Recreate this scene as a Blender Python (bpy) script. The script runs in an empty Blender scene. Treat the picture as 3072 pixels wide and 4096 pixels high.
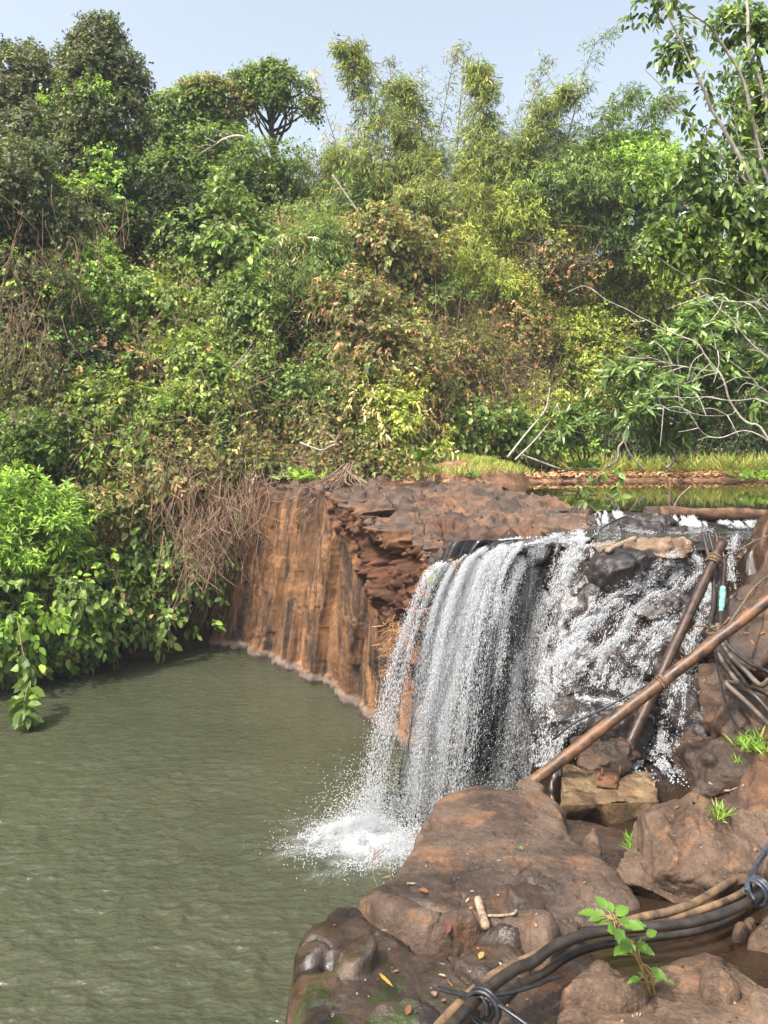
import bpy, math, random
import numpy as np
from mathutils import Vector
from mathutils.bvhtree import BVHTree

# ---------------------------------------------------------------- camera, sky, sun
scene = bpy.context.scene
F = 3094.0          # focal length in photo pixels (3072 x 4096)
YH = 1750.0         # horizon row
EYE = 5.0           # eye above the pool surface, metres
cam_data = bpy.data.cameras.new('camera')
cam = bpy.data.objects.new('camera', cam_data)
scene.collection.objects.link(cam)
cam.location = (0, 0, EYE)
cam.rotation_euler = (math.radians(90), 0, 0)
cam_data.sensor_fit = 'VERTICAL'
cam_data.sensor_height = 36
cam_data.sensor_width = 27
cam_data.lens = 36 * F / 4096
cam_data.shift_y = -(2048 - YH) / 4096
cam_data.clip_end = 2000
scene.camera = cam

SUN = Vector((-0.50, -0.52, 1.0)).normalized()
sun_el = math.asin(SUN.z)
sun_az = math.atan2(SUN.x, SUN.y)
world = bpy.data.worlds.new('World')
scene.world = world
world.use_nodes = True
wn, wl = world.node_tree.nodes, world.node_tree.links
sky = wn.new('ShaderNodeTexSky')
sky.sky_type = 'NISHITA'
sky.sun_disc = False
sky.sun_elevation = sun_el
sky.sun_rotation = sun_az
sky.air_density = 1.0
sky.dust_density = 6.0
sky.ozone_density = 1.5
hz = wn.new('ShaderNodeHueSaturation')
hz.inputs['Saturation'].default_value = 0.55
hz.inputs['Hue'].default_value = 0.485
hz.inputs['Value'].default_value = 1.15
wl.new(sky.outputs[0], hz.inputs['Color'])
wl.new(hz.outputs[0], wn['Background'].inputs[0])
wn['Background'].inputs[1].default_value = 0.15
sd = bpy.data.lights.new('sun', 'SUN')
sd.energy = 2.8
sd.angle = math.radians(0.6)
sd.color = (1.0, 0.94, 0.84)
so = bpy.data.objects.new('sun', sd)
scene.collection.objects.link(so)
so.rotation_euler = SUN.to_track_quat('Z', 'Y').to_euler()
so.location = (-10, -10, 40)
scene.view_settings.view_transform = 'Standard'
scene.view_settings.look = 'None'
scene.view_settings.exposure = 1.05
scene.view_settings.gamma = 1.0
scene.cycles.max_bounces = 8
scene.cycles.diffuse_bounces = 4
scene.cycles.glossy_bounces = 3
scene.cycles.transmission_bounces = 5
scene.cycles.transparent_max_bounces = 10
scene.cycles.caustics_reflective = False
scene.cycles.caustics_refractive = False
scene.cycles.use_denoising = True
scene.cycles.denoiser = 'OPENIMAGEDENOISE'
scene.cycles.denoising_input_passes = 'RGB_ALBEDO_NORMAL'

rng = np.random.default_rng(7)

# ---------------------------------------------------------------- geometry helpers
def P(px, py, d):
    return np.array([(px - 1536) / F * d, d, EYE - (py - YH) / F * d])

def PZ(px, py, z):
    return P(px, py, (EYE - z) * F / (py - YH))

def fgz(y):
    return 2.57 - 0.172 * (y - 3.2)

def FG(px, py, h=0.0):
    return P(px, py, (EYE - 3.1204 - h) / ((py - YH) / F - 0.172))

def nrm(v):
    return v / np.maximum(np.linalg.norm(v, axis=-1, keepdims=True), 1e-9)

def hsh(ix, iy, iz, seed):
    h = (ix.astype(np.int64) * 374761393 + iy.astype(np.int64) * 668265263 + iz.astype(np.int64) * 2147483647 + seed * 974634777) & 0xffffffff
    h = ((h ^ (h >> 13)) * 1274126177) & 0xffffffff
    h = ((h ^ (h >> 16)) * 2246822519) & 0xffffffff
    h = h ^ (h >> 15)
    return (h & 0xffffff) / float(0x1000000)

def vnoise(p, seed=0):
    i = np.floor(p).astype(np.int64)
    f = p - i
    f = f * f * f * (f * (f * 6 - 15) + 10)
    r = 0
    for dx in (0, 1):
        wx = f[:, 0] if dx else 1 - f[:, 0]
        for dy in (0, 1):
            wy = f[:, 1] if dy else 1 - f[:, 1]
            for dz in (0, 1):
                wz = f[:, 2] if dz else 1 - f[:, 2]
                r = r + wx * wy * wz * hsh(i[:, 0] + dx, i[:, 1] + dy, i[:, 2] + dz, seed)
    return r * 2 - 1

def fbm(p, octv=4, seed=0, gain=0.5):
    a, r = 1.0, 0
    for o in range(octv):
        r = r + a * vnoise(p * 2 ** o + 17.3 * o, seed + o)
        a *= gain
    return r

def chip(p, seed=0, tilt=0.7):
    """hollow flakes with sharp ridges between them, as in broken rock"""
    i = np.floor(p).astype(np.int64)
    best = np.full(len(p), 9.0)
    for dx in (-1, 0, 1):
        for dy in (-1, 0, 1):
            for dz in (-1, 0, 1):
                c = i + np.array([dx, dy, dz])
                a, b, g = c[:, 0], c[:, 1], c[:, 2]
                j = np.stack([hsh(a, b, g, seed + k) for k in range(3)], 1)
                t = np.stack([hsh(a, b, g, seed + 5 + k) for k in range(3)], 1) * 2 - 1
                v = p - (c + j)
                best = np.minimum(best, (v * v).sum(1) + tilt * (t * v).sum(1))
    return best

def facet(p, seed=0, tilt=0.8, beta=16.0):
    """flat broken faces meeting in softened edges"""
    i = np.floor(p).astype(np.int64)
    num, den = 0.0, 1e-12
    for dx in (-1, 0, 1):
        for dy in (-1, 0, 1):
            for dz in (-1, 0, 1):
                c = i + np.array([dx, dy, dz])
                a, b, g = c[:, 0], c[:, 1], c[:, 2]
                j = np.stack([hsh(a, b, g, seed + k) for k in range(3)], 1)
                t = np.stack([hsh(a, b, g, seed + 5 + k) for k in range(3)], 1) * 2 - 1
                v = p - (c + j)
                w = np.exp(-beta * (v * v).sum(1))
                num = num + w * (tilt * (t * v).sum(1) + 0.5 * (hsh(a, b, g, seed + 9) - 0.5))
                den = den + w
    return num / den

C = scene.collection

def thing(name, label, cat, loc=(0, 0, 0), group=None):
    o = bpy.data.objects.new(name, None)
    o.empty_display_size = 0.2
    C.objects.link(o)
    o.location = [float(v) for v in loc]
    o['label'] = label
    o['category'] = cat
    if group:
        o['group'] = group
    return o

def tag(o, label, cat, group=None):
    o['label'] = label
    o['category'] = cat
    if group:
        o['group'] = group
    return o

def make_mesh(name, V, Q, mat, col=None, attr=None, smooth=True, tris=None):
    me = bpy.data.meshes.new(name)
    V = np.asarray(V, dtype=np.float32)
    parts, starts, n0 = [], [], 0
    if Q is not None and len(Q):
        Q = np.asarray(Q, dtype=np.int32)
        parts.append(Q.ravel())
        starts.append(np.arange(len(Q)) * Q.shape[1])
        n0 = Q.size
    if tris is not None and len(tris):
        T = np.asarray(tris, dtype=np.int32)
        parts.append(T.ravel())
        starts.append(n0 + np.arange(len(T)) * 3)
    li = np.concatenate(parts).astype(np.int32)
    ls = np.concatenate(starts).astype(np.int32)
    me.vertices.add(len(V))
    me.vertices.foreach_set('co', V.ravel())
    me.loops.add(len(li))
    me.loops.foreach_set('vertex_index', li)
    me.polygons.add(len(ls))
    me.polygons.foreach_set('loop_start', ls)
    if smooth:
        me.polygons.foreach_set('use_smooth', np.ones(len(ls), dtype=bool))
    me.update(calc_edges=True)
    if col is not None:
        a = me.color_attributes.new('Col', 'FLOAT_COLOR', 'POINT')
        c4 = np.ones((len(V), 4), dtype=np.float32)
        c4[:, :3] = col
        a.data.foreach_set('color', c4.ravel())
    if attr:
        for k, v in attr.items():
            a = me.attributes.new(k, 'FLOAT', 'POINT')
            a.data.foreach_set('value', np.asarray(v, dtype=np.float32))
    me.materials.append(mat)
    return me

def obj(name, V, Q, mat, parent=None, loc=None, **kw):
    """mesh object; vertices are given in world space"""
    V = np.asarray(V, dtype=float)
    if parent is not None:
        V = V - np.array(parent.location)
        if parent.parent is not None:
            V = V - np.array(parent.parent.location)
    elif loc is not None:
        V = V - np.asarray(loc)
    o = bpy.data.objects.new(name, make_mesh(name, V, Q, mat, **kw))
    C.objects.link(o)
    if parent is not None:
        o.parent = parent
    elif loc is not None:
        o.location = [float(v) for v in loc]
    return o

def grid_quads(nu, nv, closed=False):
    i, j = np.meshgrid(np.arange(nu if closed else nu - 1), np.arange(nv - 1), indexing='ij')
    i2 = (i + 1) % nu
    return np.stack([i * nv + j, i2 * nv + j, i2 * nv + j + 1, i * nv + j + 1], -1).reshape(-1, 4)

def interp_rows(tt, pts):
    pts = np.asarray(pts, float)
    k = np.linspace(0, 1, len(pts))
    return np.stack([np.interp(tt, k, pts[:, c]) for c in range(pts.shape[1])], 1)

def smooth_path(pts, n):
    """Catmull-Rom through pts, n samples"""
    pts = np.asarray(pts, float)
    if len(pts) == 2:
        t = np.linspace(0, 1, n)[:, None]
        return pts[0] * (1 - t) + pts[1] * t
    q = np.vstack([2 * pts[0] - pts[1], pts, 2 * pts[-1] - pts[-2]])
    t = np.linspace(0, len(pts) - 1 - 1e-6, n)
    i = t.astype(int)
    f = (t - i)[:, None]
    a, b, c, d = q[i], q[i + 1], q[i + 2], q[i + 3]
    return 0.5 * (2 * b + (c - a) * f + (2 * a - 5 * b + 4 * c - d) * f ** 2 + (3 * b - a - 3 * c + d) * f ** 3)

def tubes(paths, radii, sides=5, cap=False):
    """many tubes in one mesh; radii: scalar, pair (taper) or array per path"""
    VV, QQ, off, TT = [], [], 0, []
    ang = np.linspace(0, 2 * math.pi, sides, endpoint=False)
    for k, p in enumerate(paths):
        p = np.asarray(p, float)
        n = len(p)
        r = radii[k] if isinstance(radii, (list, tuple)) and len(radii) == len(paths) and not np.isscalar(radii) else radii
        if np.isscalar(r):
            r = np.full(n, r)
        elif len(r) == 2 and n != 2:
            r = np.linspace(r[0], r[1], n)
        r = np.asarray(r, float)
        t = nrm(np.gradient(p, axis=0))
        ref = np.where(np.abs(t[:, 2:3]) > 0.9, np.array([[1.0, 0, 0]]), np.array([[0, 0, 1.0]]))
        if np.abs(t[:, 2]).max() > 0.9:
            ref = np.tile(np.array([[0.9, 0.43, 0.05]]), (n, 1))
        u = nrm(np.cross(t, ref))
        w = np.cross(t, u)
        ring = p[:, None] + r[:, None, None] * (np.cos(ang)[None, :, None] * u[:, None] + np.sin(ang)[None, :, None] * w[:, None])
        VV.append(ring.reshape(-1, 3))
        i, j = np.meshgrid(np.arange(n - 1), np.arange(sides), indexing='ij')
        j2 = (j + 1) % sides
        QQ.append(off + np.stack([i * sides + j, i * sides + j2, (i + 1) * sides + j2, (i + 1) * sides + j], -1).reshape(-1, 4))
        if cap:
            for e in (0, n - 1):
                VV.append(p[e:e + 1])
                ci = off + n * sides + (0 if e == 0 else 1)
                jj = np.arange(sides)
                a, b = off + e * sides + jj, off + e * sides + (jj + 1) % sides
                TT.append(np.stack([np.full(sides, ci), (b if e == 0 else a), (a if e == 0 else b)], 1))
            off += 2
        off += n * sides
    return np.vstack(VV), np.vstack(QQ), (np.vstack(TT) if TT else None)

def tube_obj(name, paths, radii, mat, parent=None, sides=6, cap=False, loc=None):
    V, Q, T = tubes(paths, radii, sides, cap)
    return obj(name, V, Q, mat, parent, tris=T, loc=loc)

def join_geo(parts):
    """[(V,Q,T)] -> one V,Q,T"""
    VV, QQ, TT, off = [], [], [], 0
    for V, Q, T in parts:
        VV.append(V)
        if Q is not None and len(Q):
            QQ.append(np.asarray(Q) + off)
        if T is not None and len(T):
            TT.append(np.asarray(T) + off)
        off += len(V)
    return np.vstack(VV), (np.vstack(QQ) if QQ else None), (np.vstack(TT) if TT else None)

# ---------------------------------------------------------------- materials
def mat_new(name):
    m = bpy.data.materials.new(name)
    m.use_nodes = True
    n = m.node_tree.nodes
    n.clear()
    return m, n, m.node_tree.links

def nd(n, kind, inputs=None, **props):
    x = n.new('ShaderNode' + kind)
    for k, v in props.items():
        setattr(x, k, v)
    for k, v in (inputs or {}).items():
        x.inputs[k].default_value = v
    return x

def ramp(n, stops):
    r = n.new('ShaderNodeValToRGB')
    e = r.color_ramp.elements
    e[0].position, e[0].color = stops[0][0], (*stops[0][1], 1)
    e[1].position, e[1].color = stops[1][0], (*stops[1][1], 1)
    for p, c in stops[2:]:
        k = e.new(p)
        k.color = (*c, 1)
    return r

def mixc(n, l, fac, a, b):
    m = n.new('ShaderNodeMix')
    m.data_type = 'RGBA'
    for sock, v in ((m.inputs[0], fac), (m.inputs[6], a), (m.inputs[7], b)):
        if hasattr(v, 'is_linked'):
            l.new(v, sock)
        elif isinstance(v, (int, float)):
            sock.default_value = v
        else:
            sock.default_value = (*v, 1)
    return m.outputs[2]

def noise(n, l, vec, scale, detail=4, rough=0.55, stretch=None):
    t = nd(n, 'TexNoise', {'Scale': scale, 'Detail': detail, 'Roughness': rough})
    if stretch:
        mp = nd(n, 'Mapping')
        mp.inputs['Scale'].default_value = stretch
        l.new(vec, mp.inputs[0])
        vec = mp.outputs[0]
    l.new(vec, t.inputs['Vector'])
    return t.outputs[0]

def mathn(n, l, op, a, b=0.0, clamp=False):
    m = nd(n, 'Math', operation=op, use_clamp=clamp)
    for s, v in ((m.inputs[0], a), (m.inputs[1], b)):
        if hasattr(v, 'is_linked'):
            l.new(v, s)
        else:
            s.default_value = v
    return m.outputs[0]

def maprange(n, l, v, a, b, c=0.0, d=1.0):
    m = nd(n, 'MapRange', {1: a, 2: b, 3: c, 4: d})
    l.new(v, m.inputs[0])
    return m.outputs[0]

def leaf_mat(name, trans=0.38, rough=0.45, spec=0.4):
    m, n, l = mat_new(name)
    a = nd(n, 'Attribute', attribute_name='Col')
    p = nd(n, 'BsdfPrincipled', {'Roughness': rough, 'Specular IOR Level': spec})
    l.new(a.outputs[0], p.inputs['Base Color'])
    t = nd(n, 'BsdfTranslucent')
    h = nd(n, 'HueSaturation', {'Hue': 0.485, 'Saturation': 1.1, 'Value': 1.5})
    l.new(a.outputs[0], h.inputs['Color'])
    l.new(h.outputs[0], t.inputs[0])
    mx = nd(n, 'MixShader', {0: trans})
    l.new(p.outputs[0], mx.inputs[1])
    l.new(t.outputs[0], mx.inputs[2])
    o = nd(n, 'OutputMaterial')
    l.new(mx.outputs[0], o.inputs[0])
    return m

def bark_mat(name, c1, c2, scale=9, rough=0.85):
    m, n, l = mat_new(name)
    g = nd(n, 'NewGeometry')
    f = noise(n, l, g.outputs['Position'], scale, 5, 0.65)
    r = ramp(n, [(0.35, c1), (0.65, c2)])
    l.new(f, r.inputs[0])
    p = nd(n, 'BsdfPrincipled', {'Roughness': rough})
    l.new(r.outputs[0], p.inputs['Base Color'])
    b = nd(n, 'Bump', {'Strength': 0.4, 'Distance': 0.01})
    l.new(noise(n, l, g.outputs['Position'], scale * 6, 3), b.inputs['Height'])
    l.new(b.outputs[0], p.inputs['Normal'])
    l.new(p.outputs[0], nd(n, 'OutputMaterial').inputs[0])
    return m

def rock_mat(name, cols, stain=None, stain_amt=0.4, scale=1.0, rough=0.8, wet_rough=0.18, wet_dark=0.35, wet_noise=None,
             bump=0.5, attr_top=None, streak=False, band=False, spec=0.35, moss=None):
    """cols: three tones mixed by noise; the optional vertex value 'wet' darkens and glosses; 'top' picks a second set of tones"""
    m, n, l = mat_new(name)
    g = nd(n, 'NewGeometry')
    pos = g.outputs['Position']
    st = (1, 1, 0.18) if streak else None
    f1 = noise(n, l, pos, 1.3 * scale * (1.8 if streak else 1), 6, 0.62, st)
    r = ramp(n, [(0.32, cols[0]), (0.5, cols[1]), (0.68, cols[2])])
    l.new(f1, r.inputs[0])
    c = r.outputs[0]
    if stain:
        f2 = noise(n, l, pos, 2.1 * scale, 5, 0.7, (1.5, 1.5, 0.16) if streak else None)
        f2 = maprange(n, l, f2, 0.58 - 0.2 * stain_amt, 0.60)
        c = mixc(n, l, f2, c, stain)
    if attr_top:
        a = nd(n, 'Attribute', attribute_name='top')
        f3 = noise(n, l, pos, 1.1, 5, 0.65)
        rt = ramp(n, [(0.36, attr_top[0]), (0.5, attr_top[1]), (0.64, attr_top[2])])
        l.new(f3, rt.inputs[0])
        c = mixc(n, l, a.outputs['Fac'], c, rt.outputs[0])
        ar = nd(n, 'Attribute', attribute_name='rough')
        c = mixc(n, l, ar.outputs['Fac'], c, mixc(n, l, noise(n, l, pos, 5, 4), (0.045, 0.02, 0.012), (0.145, 0.062, 0.03)))
    fine = noise(n, l, pos, 42, 4, 0.7)
    hs = nd(n, 'HueSaturation')
    patch = maprange(n, l, noise(n, l, pos, 2.7 * scale, 6, 0.7), 0.33, 0.67, 0.55, 1.3)
    val = mathn(n, l, 'MULTIPLY', maprange(n, l, fine, 0.25, 0.75, 0.66, 1.34), patch)
    if streak:
        tn = nd(n, 'Attribute', attribute_name='tint')
        val = mathn(n, l, 'MULTIPLY', val, maprange(n, l, tn.outputs['Fac'], 0, 1, 0.62, 1.2))
    l.new(val, hs.inputs['Value'])
    l.new(c, hs.inputs['Color'])
    c = hs.outputs[0]
    if not streak:      # pale mineral specks
        sp = maprange(n, l, noise(n, l, pos, 60 * scale, 3, 0.6), 0.62, 0.68, 0.0, 0.4)
        c = mixc(n, l, sp, c, (0.2, 0.15, 0.115))
    if band:      # pale mineral band and dark foot along the waterline
        z = nd(n, 'SeparateXYZ')
        l.new(pos, z.inputs[0])
        zz = mathn(n, l, 'ADD', z.outputs[2], maprange(n, l, noise(n, l, pos, 2.6, 4), 0.3, 0.7, -0.05, 0.05))
        up = mathn(n, l, 'MULTIPLY', maprange(n, l, zz, 0.05, 0.08), maprange(n, l, zz, 0.21, 0.15), True)
        c = mixc(n, l, mathn(n, l, 'MULTIPLY', up, 0.85), c, (0.19, 0.155, 0.13))
        c = mixc(n, l, maprange(n, l, zz, 0.11, 0.05), c, (0.05, 0.035, 0.025))
    if moss:
        am = nd(n, 'Attribute', attribute_name='moss')
        mm = mathn(n, l, 'MULTIPLY', am.outputs['Fac'], maprange(n, l, noise(n, l, pos, 7, 4), 0.5, 0.6), True)
        c = mixc(n, l, mm, c, moss)
    p = nd(n, 'BsdfPrincipled', {'Specular IOR Level': spec})
    aw = nd(n, 'Attribute', attribute_name='wet')
    w = aw.outputs['Fac']
    wn_ = maprange(n, l, noise(n, l, pos, 3.2, 4, 0.6), 0.42, 0.6)
    if wet_noise is not None:
        w = mathn(n, l, 'MULTIPLY', w, mathn(n, l, 'ADD', mathn(n, l, 'MULTIPLY', wn_, wet_noise), 1 - wet_noise), True)
    dk = nd(n, 'HueSaturation', {'Value': wet_dark, 'Saturation': 1.1})
    l.new(c, dk.inputs['Color'])
    c = mixc(n, l, w, c, dk.outputs[0])
    l.new(c, p.inputs['Base Color'])
    l.new(maprange(n, l, w, 0.0, 1.0, spec, max(spec, 0.6)), p.inputs['Specular IOR Level'])
    rr = nd(n, 'MapRange', {1: 0.0, 2: 1.0, 3: rough, 4: wet_rough})
    l.new(w, rr.inputs[0])
    l.new(rr.outputs[0], p.inputs['Roughness'])
    b1 = nd(n, 'Bump', {'Strength': bump, 'Distance': 0.03})
    l.new(noise(n, l, pos, 9 * scale, 6, 0.65, (1, 1, 0.4) if streak else None), b1.inputs['Height'])
    b2 = nd(n, 'Bump', {'Strength': bump * 0.7, 'Distance': 0.006})
    l.new(fine, b2.inputs['Height'])
    b3 = nd(n, 'Bump', {'Strength': bump, 'Distance': 0.014})
    for bb_, k_ in ((b1, bump), (b2, bump * 0.7), (b3, bump)):
        l.new(maprange(n, l, w, 0.0, 1.0, k_, k_ * 0.45), bb_.inputs['Strength'])
    l.new(noise(n, l, pos, 24 * scale, 5, 0.7), b3.inputs['Height'])
    l.new(b1.outputs[0], b3.inputs['Normal'])
    l.new(b3.outputs[0], b2.inputs['Normal'])
    l.new(b2.outputs[0], p.inputs['Normal'])
    l.new(p.outputs[0], nd(n, 'OutputMaterial').inputs[0])
    return m

def plain_mat(name, c1, c2, scale=20, rough=0.5, bump=0.2, metallic=0.0, spec=0.5, stretch=None, dist=0.004):
    m, n, l = mat_new(name)
    g = nd(n, 'NewGeometry')
    f = noise(n, l, g.outputs['Position'], scale, 5, 0.65, stretch)
    r = ramp(n, [(0.38, c1), (0.62, c2)])
    l.new(f, r.inputs[0])
    p = nd(n, 'BsdfPrincipled', {'Roughness': rough, 'Metallic': metallic, 'Specular IOR Level': spec})
    l.new(r.outputs[0], p.inputs['Base Color'])
    rr = nd(n, 'MapRange', {1: 0.3, 2: 0.7, 3: rough * 0.75, 4: min(1.0, rough * 1.3)})
    l.new(f, rr.inputs[0])
    l.new(rr.outputs[0], p.inputs['Roughness'])
    b = nd(n, 'Bump', {'Strength': bump, 'Distance': dist})
    l.new(noise(n, l, g.outputs['Position'], scale * 3, 4), b.inputs['Height'])
    l.new(b.outputs[0], p.inputs['Normal'])
    l.new(p.outputs[0], nd(n, 'OutputMaterial').inputs[0])
    return m

def water_mat(name, deep, alt, ripple=9.0, strength=0.35, rough=0.06, stretch=(1, 1, 1), dist=0.05, calm=False):
    m, n, l = mat_new(name)
    g = nd(n, 'NewGeometry')
    pos = g.outputs['Position']
    r = ramp(n, [(0.35, deep), (0.65, alt)])
    l.new(noise(n, l, pos, 0.35, 3), r.inputs[0])
    p = nd(n, 'BsdfPrincipled', {'Roughness': rough, 'IOR': 1.33, 'Specular IOR Level': 0.5})
    l.new(r.outputs[0], p.inputs['Base Color'])
    h1 = noise(n, l, pos, ripple, 2, 0.5, stretch)
    h2 = noise(n, l, pos, ripple * 0.34, 2, 0.5, stretch)
    hh = mathn(n, l, 'ADD', mathn(n, l, 'MULTIPLY', h2, 1.2), h1)
    b = nd(n, 'Bump', {'Strength': strength, 'Distance': dist})
    l.new(hh, b.inputs['Height'])
    l.new(b.outputs[0], p.inputs['Normal'])
    l.new(p.outputs[0], nd(n, 'OutputMaterial').inputs[0])
    return m

def white_mat(name, c=(0.72, 0.74, 0.76), tr=0.3):
    m, n, l = mat_new(name)
    p = nd(n, 'BsdfPrincipled', {'Base Color': (*c, 1), 'Roughness': 0.3, 'IOR': 1.33})
    t = nd(n, 'BsdfTranslucent', {0: (*c, 1)})
    mx = nd(n, 'MixShader', {0: tr})
    l.new(p.outputs[0], mx.inputs[1])
    l.new(t.outputs[0], mx.inputs[2])
    l.new(mx.outputs[0], nd(n, 'OutputMaterial').inputs[0])
    return m

def veil_mat(name, c=(0.74, 0.76, 0.78)):
    """thin torn sheet of falling water: white where it is aerated, open elsewhere"""
    m, n, l = mat_new(name)
    au, at_, ad = (nd(n, 'Attribute', attribute_name=k) for k in ('u', 't', 'dens'))
    cb = nd(n, 'CombineXYZ')
    l.new(au.outputs['Fac'], cb.inputs[0]); l.new(at_.outputs['Fac'], cb.inputs[1])
    v = cb.outputs[0]
    n1 = noise(n, l, v, 1.0, 5, 0.65, (1, 1, 1))
    n2 = noise(n, l, v, 1.0, 4, 0.7, (5, 3.2, 1))
    n3 = noise(n, l, v, 1.0, 3, 0.75, (22, 26, 1))
    a = mathn(n, l, 'ADD', mathn(n, l, 'MULTIPLY', n1, 0.9), mathn(n, l, 'ADD', mathn(n, l, 'MULTIPLY', n2, 0.7), mathn(n, l, 'MULTIPLY', n3, 0.9)))
    a = mathn(n, l, 'ADD', a, ad.outputs['Fac'])
    a = maprange(n, l, a, 1.26, 2.05, 0.0, 0.92)
    d = nd(n, 'BsdfPrincipled', {'Base Color': (*c, 1), 'Roughness': 0.35})
    t = nd(n, 'BsdfTranslucent', {0: (*c, 1)})
    mx = nd(n, 'MixShader', {0: 0.4})
    l.new(d.outputs[0], mx.inputs[1]); l.new(t.outputs[0], mx.inputs[2])
    tr = nd(n, 'BsdfTransparent')
    m2 = nd(n, 'MixShader')
    l.new(a, m2.inputs[0]); l.new(tr.outputs[0], m2.inputs[1]); l.new(mx.outputs[0], m2.inputs[2])
    l.new(m2.outputs[0], nd(n, 'OutputMaterial').inputs[0])
    return m
M_veil = veil_mat('water_veil')
M_leaf = leaf_mat('leaf')
M_leaf_gloss = leaf_mat('leaf_glossy', 0.25, 0.3, 0.55)
M_dry = leaf_mat('dry_leaf', 0.15, 0.7, 0.2)
M_bark = bark_mat('bark', (0.05, 0.038, 0.028), (0.13, 0.1, 0.075))
M_pale_bark = bark_mat('pale_bark', (0.26, 0.23, 0.19), (0.52, 0.47, 0.41), 16)
M_vine = bark_mat('dry_vine', (0.12, 0.07, 0.04), (0.34, 0.22, 0.14), 6)
M_root = bark_mat('root', (0.13, 0.085, 0.055), (0.32, 0.22, 0.145), 12)
M_bamboo = bark_mat('bamboo_cane', (0.06, 0.075, 0.025), (0.2, 0.17, 0.08), 3)
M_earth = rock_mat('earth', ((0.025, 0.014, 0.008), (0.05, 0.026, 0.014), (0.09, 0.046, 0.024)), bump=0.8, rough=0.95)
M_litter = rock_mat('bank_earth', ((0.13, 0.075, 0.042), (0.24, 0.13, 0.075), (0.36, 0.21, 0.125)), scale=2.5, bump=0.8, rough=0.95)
M_cliff = rock_mat('cliff_rock', ((0.11, 0.058, 0.03), (0.2, 0.1, 0.045), (0.28, 0.148, 0.07)), stain=(0.05, 0.032, 0.024), stain_amt=0.5,
                   attr_top=((0.045, 0.034, 0.028), (0.095, 0.064, 0.047), (0.17, 0.088, 0.045)), streak=True, band=True, bump=0.5, rough=0.9, wet_dark=0.1,
                   wet_rough=0.2)
M_fgrock = rock_mat('brown_rock', ((0.06, 0.041, 0.031), (0.1, 0.069, 0.051), (0.145, 0.102, 0.075)), stain=(0.15, 0.085, 0.05), stain_amt=0.25,
                    scale=1.3, bump=0.85, rough=0.85, spec=0.25, wet_noise=0.35, wet_dark=0.24, wet_rough=0.12, moss=(0.06, 0.085, 0.02))
M_boulder = rock_mat('boulder_rock', ((0.085, 0.055, 0.038), (0.125, 0.084, 0.058), (0.165, 0.112, 0.078)), stain=(0.19, 0.11, 0.066), stain_amt=0.1,
                     scale=1.6, bump=0.85, rough=0.88, spec=0.2)
M_black = rock_mat('wet_black_rock', ((0.016, 0.014, 0.014), (0.026, 0.022, 0.021), (0.05, 0.036, 0.026)), scale=1.5, bump=0.5, rough=0.34, spec=0.45)
M_bank = rock_mat('muddy_bank_rock', ((0.03, 0.022, 0.018), (0.06, 0.036, 0.022), (0.13, 0.065, 0.032)), scale=1.3, bump=0.7, rough=0.6, spec=0.4)
M_tan = rock_mat('tan_rock', ((0.09, 0.06, 0.04), (0.19, 0.125, 0.08), (0.3, 0.21, 0.14)), scale=2.0, bump=0.4, rough=0.7)
M_concrete = rock_mat('old_concrete', ((0.09, 0.056, 0.027), (0.17, 0.11, 0.056), (0.27, 0.19, 0.115)), stain=(0.07, 0.04, 0.018), stain_amt=0.4, scale=2.4,
                      bump=0.6, rough=0.9)
M_pool = water_mat('pool_water', (0.043, 0.048, 0.027), (0.055, 0.059, 0.035), 11.0, 0.6, 0.04, (1, 1.8, 1), 0.045)
M_upper = water_mat('still_water', (0.02, 0.022, 0.008), (0.03, 0.028, 0.012), 3.0, 0.06, 0.03, (1, 0.5, 1), 0.02)
M_stream = water_mat('dark_stream', (0.02, 0.02, 0.02), (0.05, 0.045, 0.042), 9, 0.7, 0.08, (1, 1, 1), 0.05)
M_brownwater = water_mat('brown_shallow_water', (0.014, 0.010, 0.008), (0.034, 0.020, 0.012), 14, 0.15, 0.05, (1, 1, 1), 0.02)
M_white = white_mat('white_water')
M_iron = plain_mat('rusty_iron', (0.024, 0.016, 0.012), (0.07, 0.038, 0.024), 14, 0.4, 0.5, 0.15)
M_rust = plain_mat('orange_rust', (0.04, 0.025, 0.017), (0.17, 0.082, 0.038), 8, 0.5, 0.7, 0.1, stretch=(1, 1, 1))
M_rustplate = plain_mat('rust_plate', (0.06, 0.026, 0.014), (0.17, 0.07, 0.03), 22, 0.85, 0.6)
M_hose = plain_mat('black_hose', (0.012, 0.011, 0.01), (0.045, 0.033, 0.024), 18, 0.42, 0.3)
M_hosedirt = plain_mat('muddy_hose', (0.05, 0.036, 0.024), (0.24, 0.15, 0.075), 10, 0.65, 0.5)
M_hosegrey = plain_mat('grey_hose', (0.05, 0.042, 0.034), (0.14, 0.105, 0.075), 10, 0.55, 0.4)
M_strap = plain_mat('black_rubber', (0.01, 0.01, 0.012), (0.03, 0.032, 0.036), 25, 0.35, 0.2)
M_cable = plain_mat('blue_black_cable', (0.02, 0.024, 0.035), (0.06, 0.07, 0.09), 25, 0.35, 0.1)
M_green = plain_mat('green_plastic', (0.06, 0.24, 0.17), (0.2, 0.45, 0.35), 16, 0.5, 0.2)
M_rope = plain_mat('rope', (0.05, 0.032, 0.02), (0.2, 0.13, 0.08), 30, 0.95, 0.6)
M_wood = bark_mat('driftwood', (0.14, 0.09, 0.06), (0.42, 0.31, 0.21), 30)
M_log = bark_mat('wet_log', (0.04, 0.024, 0.016), (0.17, 0.09, 0.045), 7)
M_stem = plain_mat('green_stem', (0.2, 0.12, 0.04), (0.3, 0.24, 0.07), 30, 0.6, 0.2)
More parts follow.
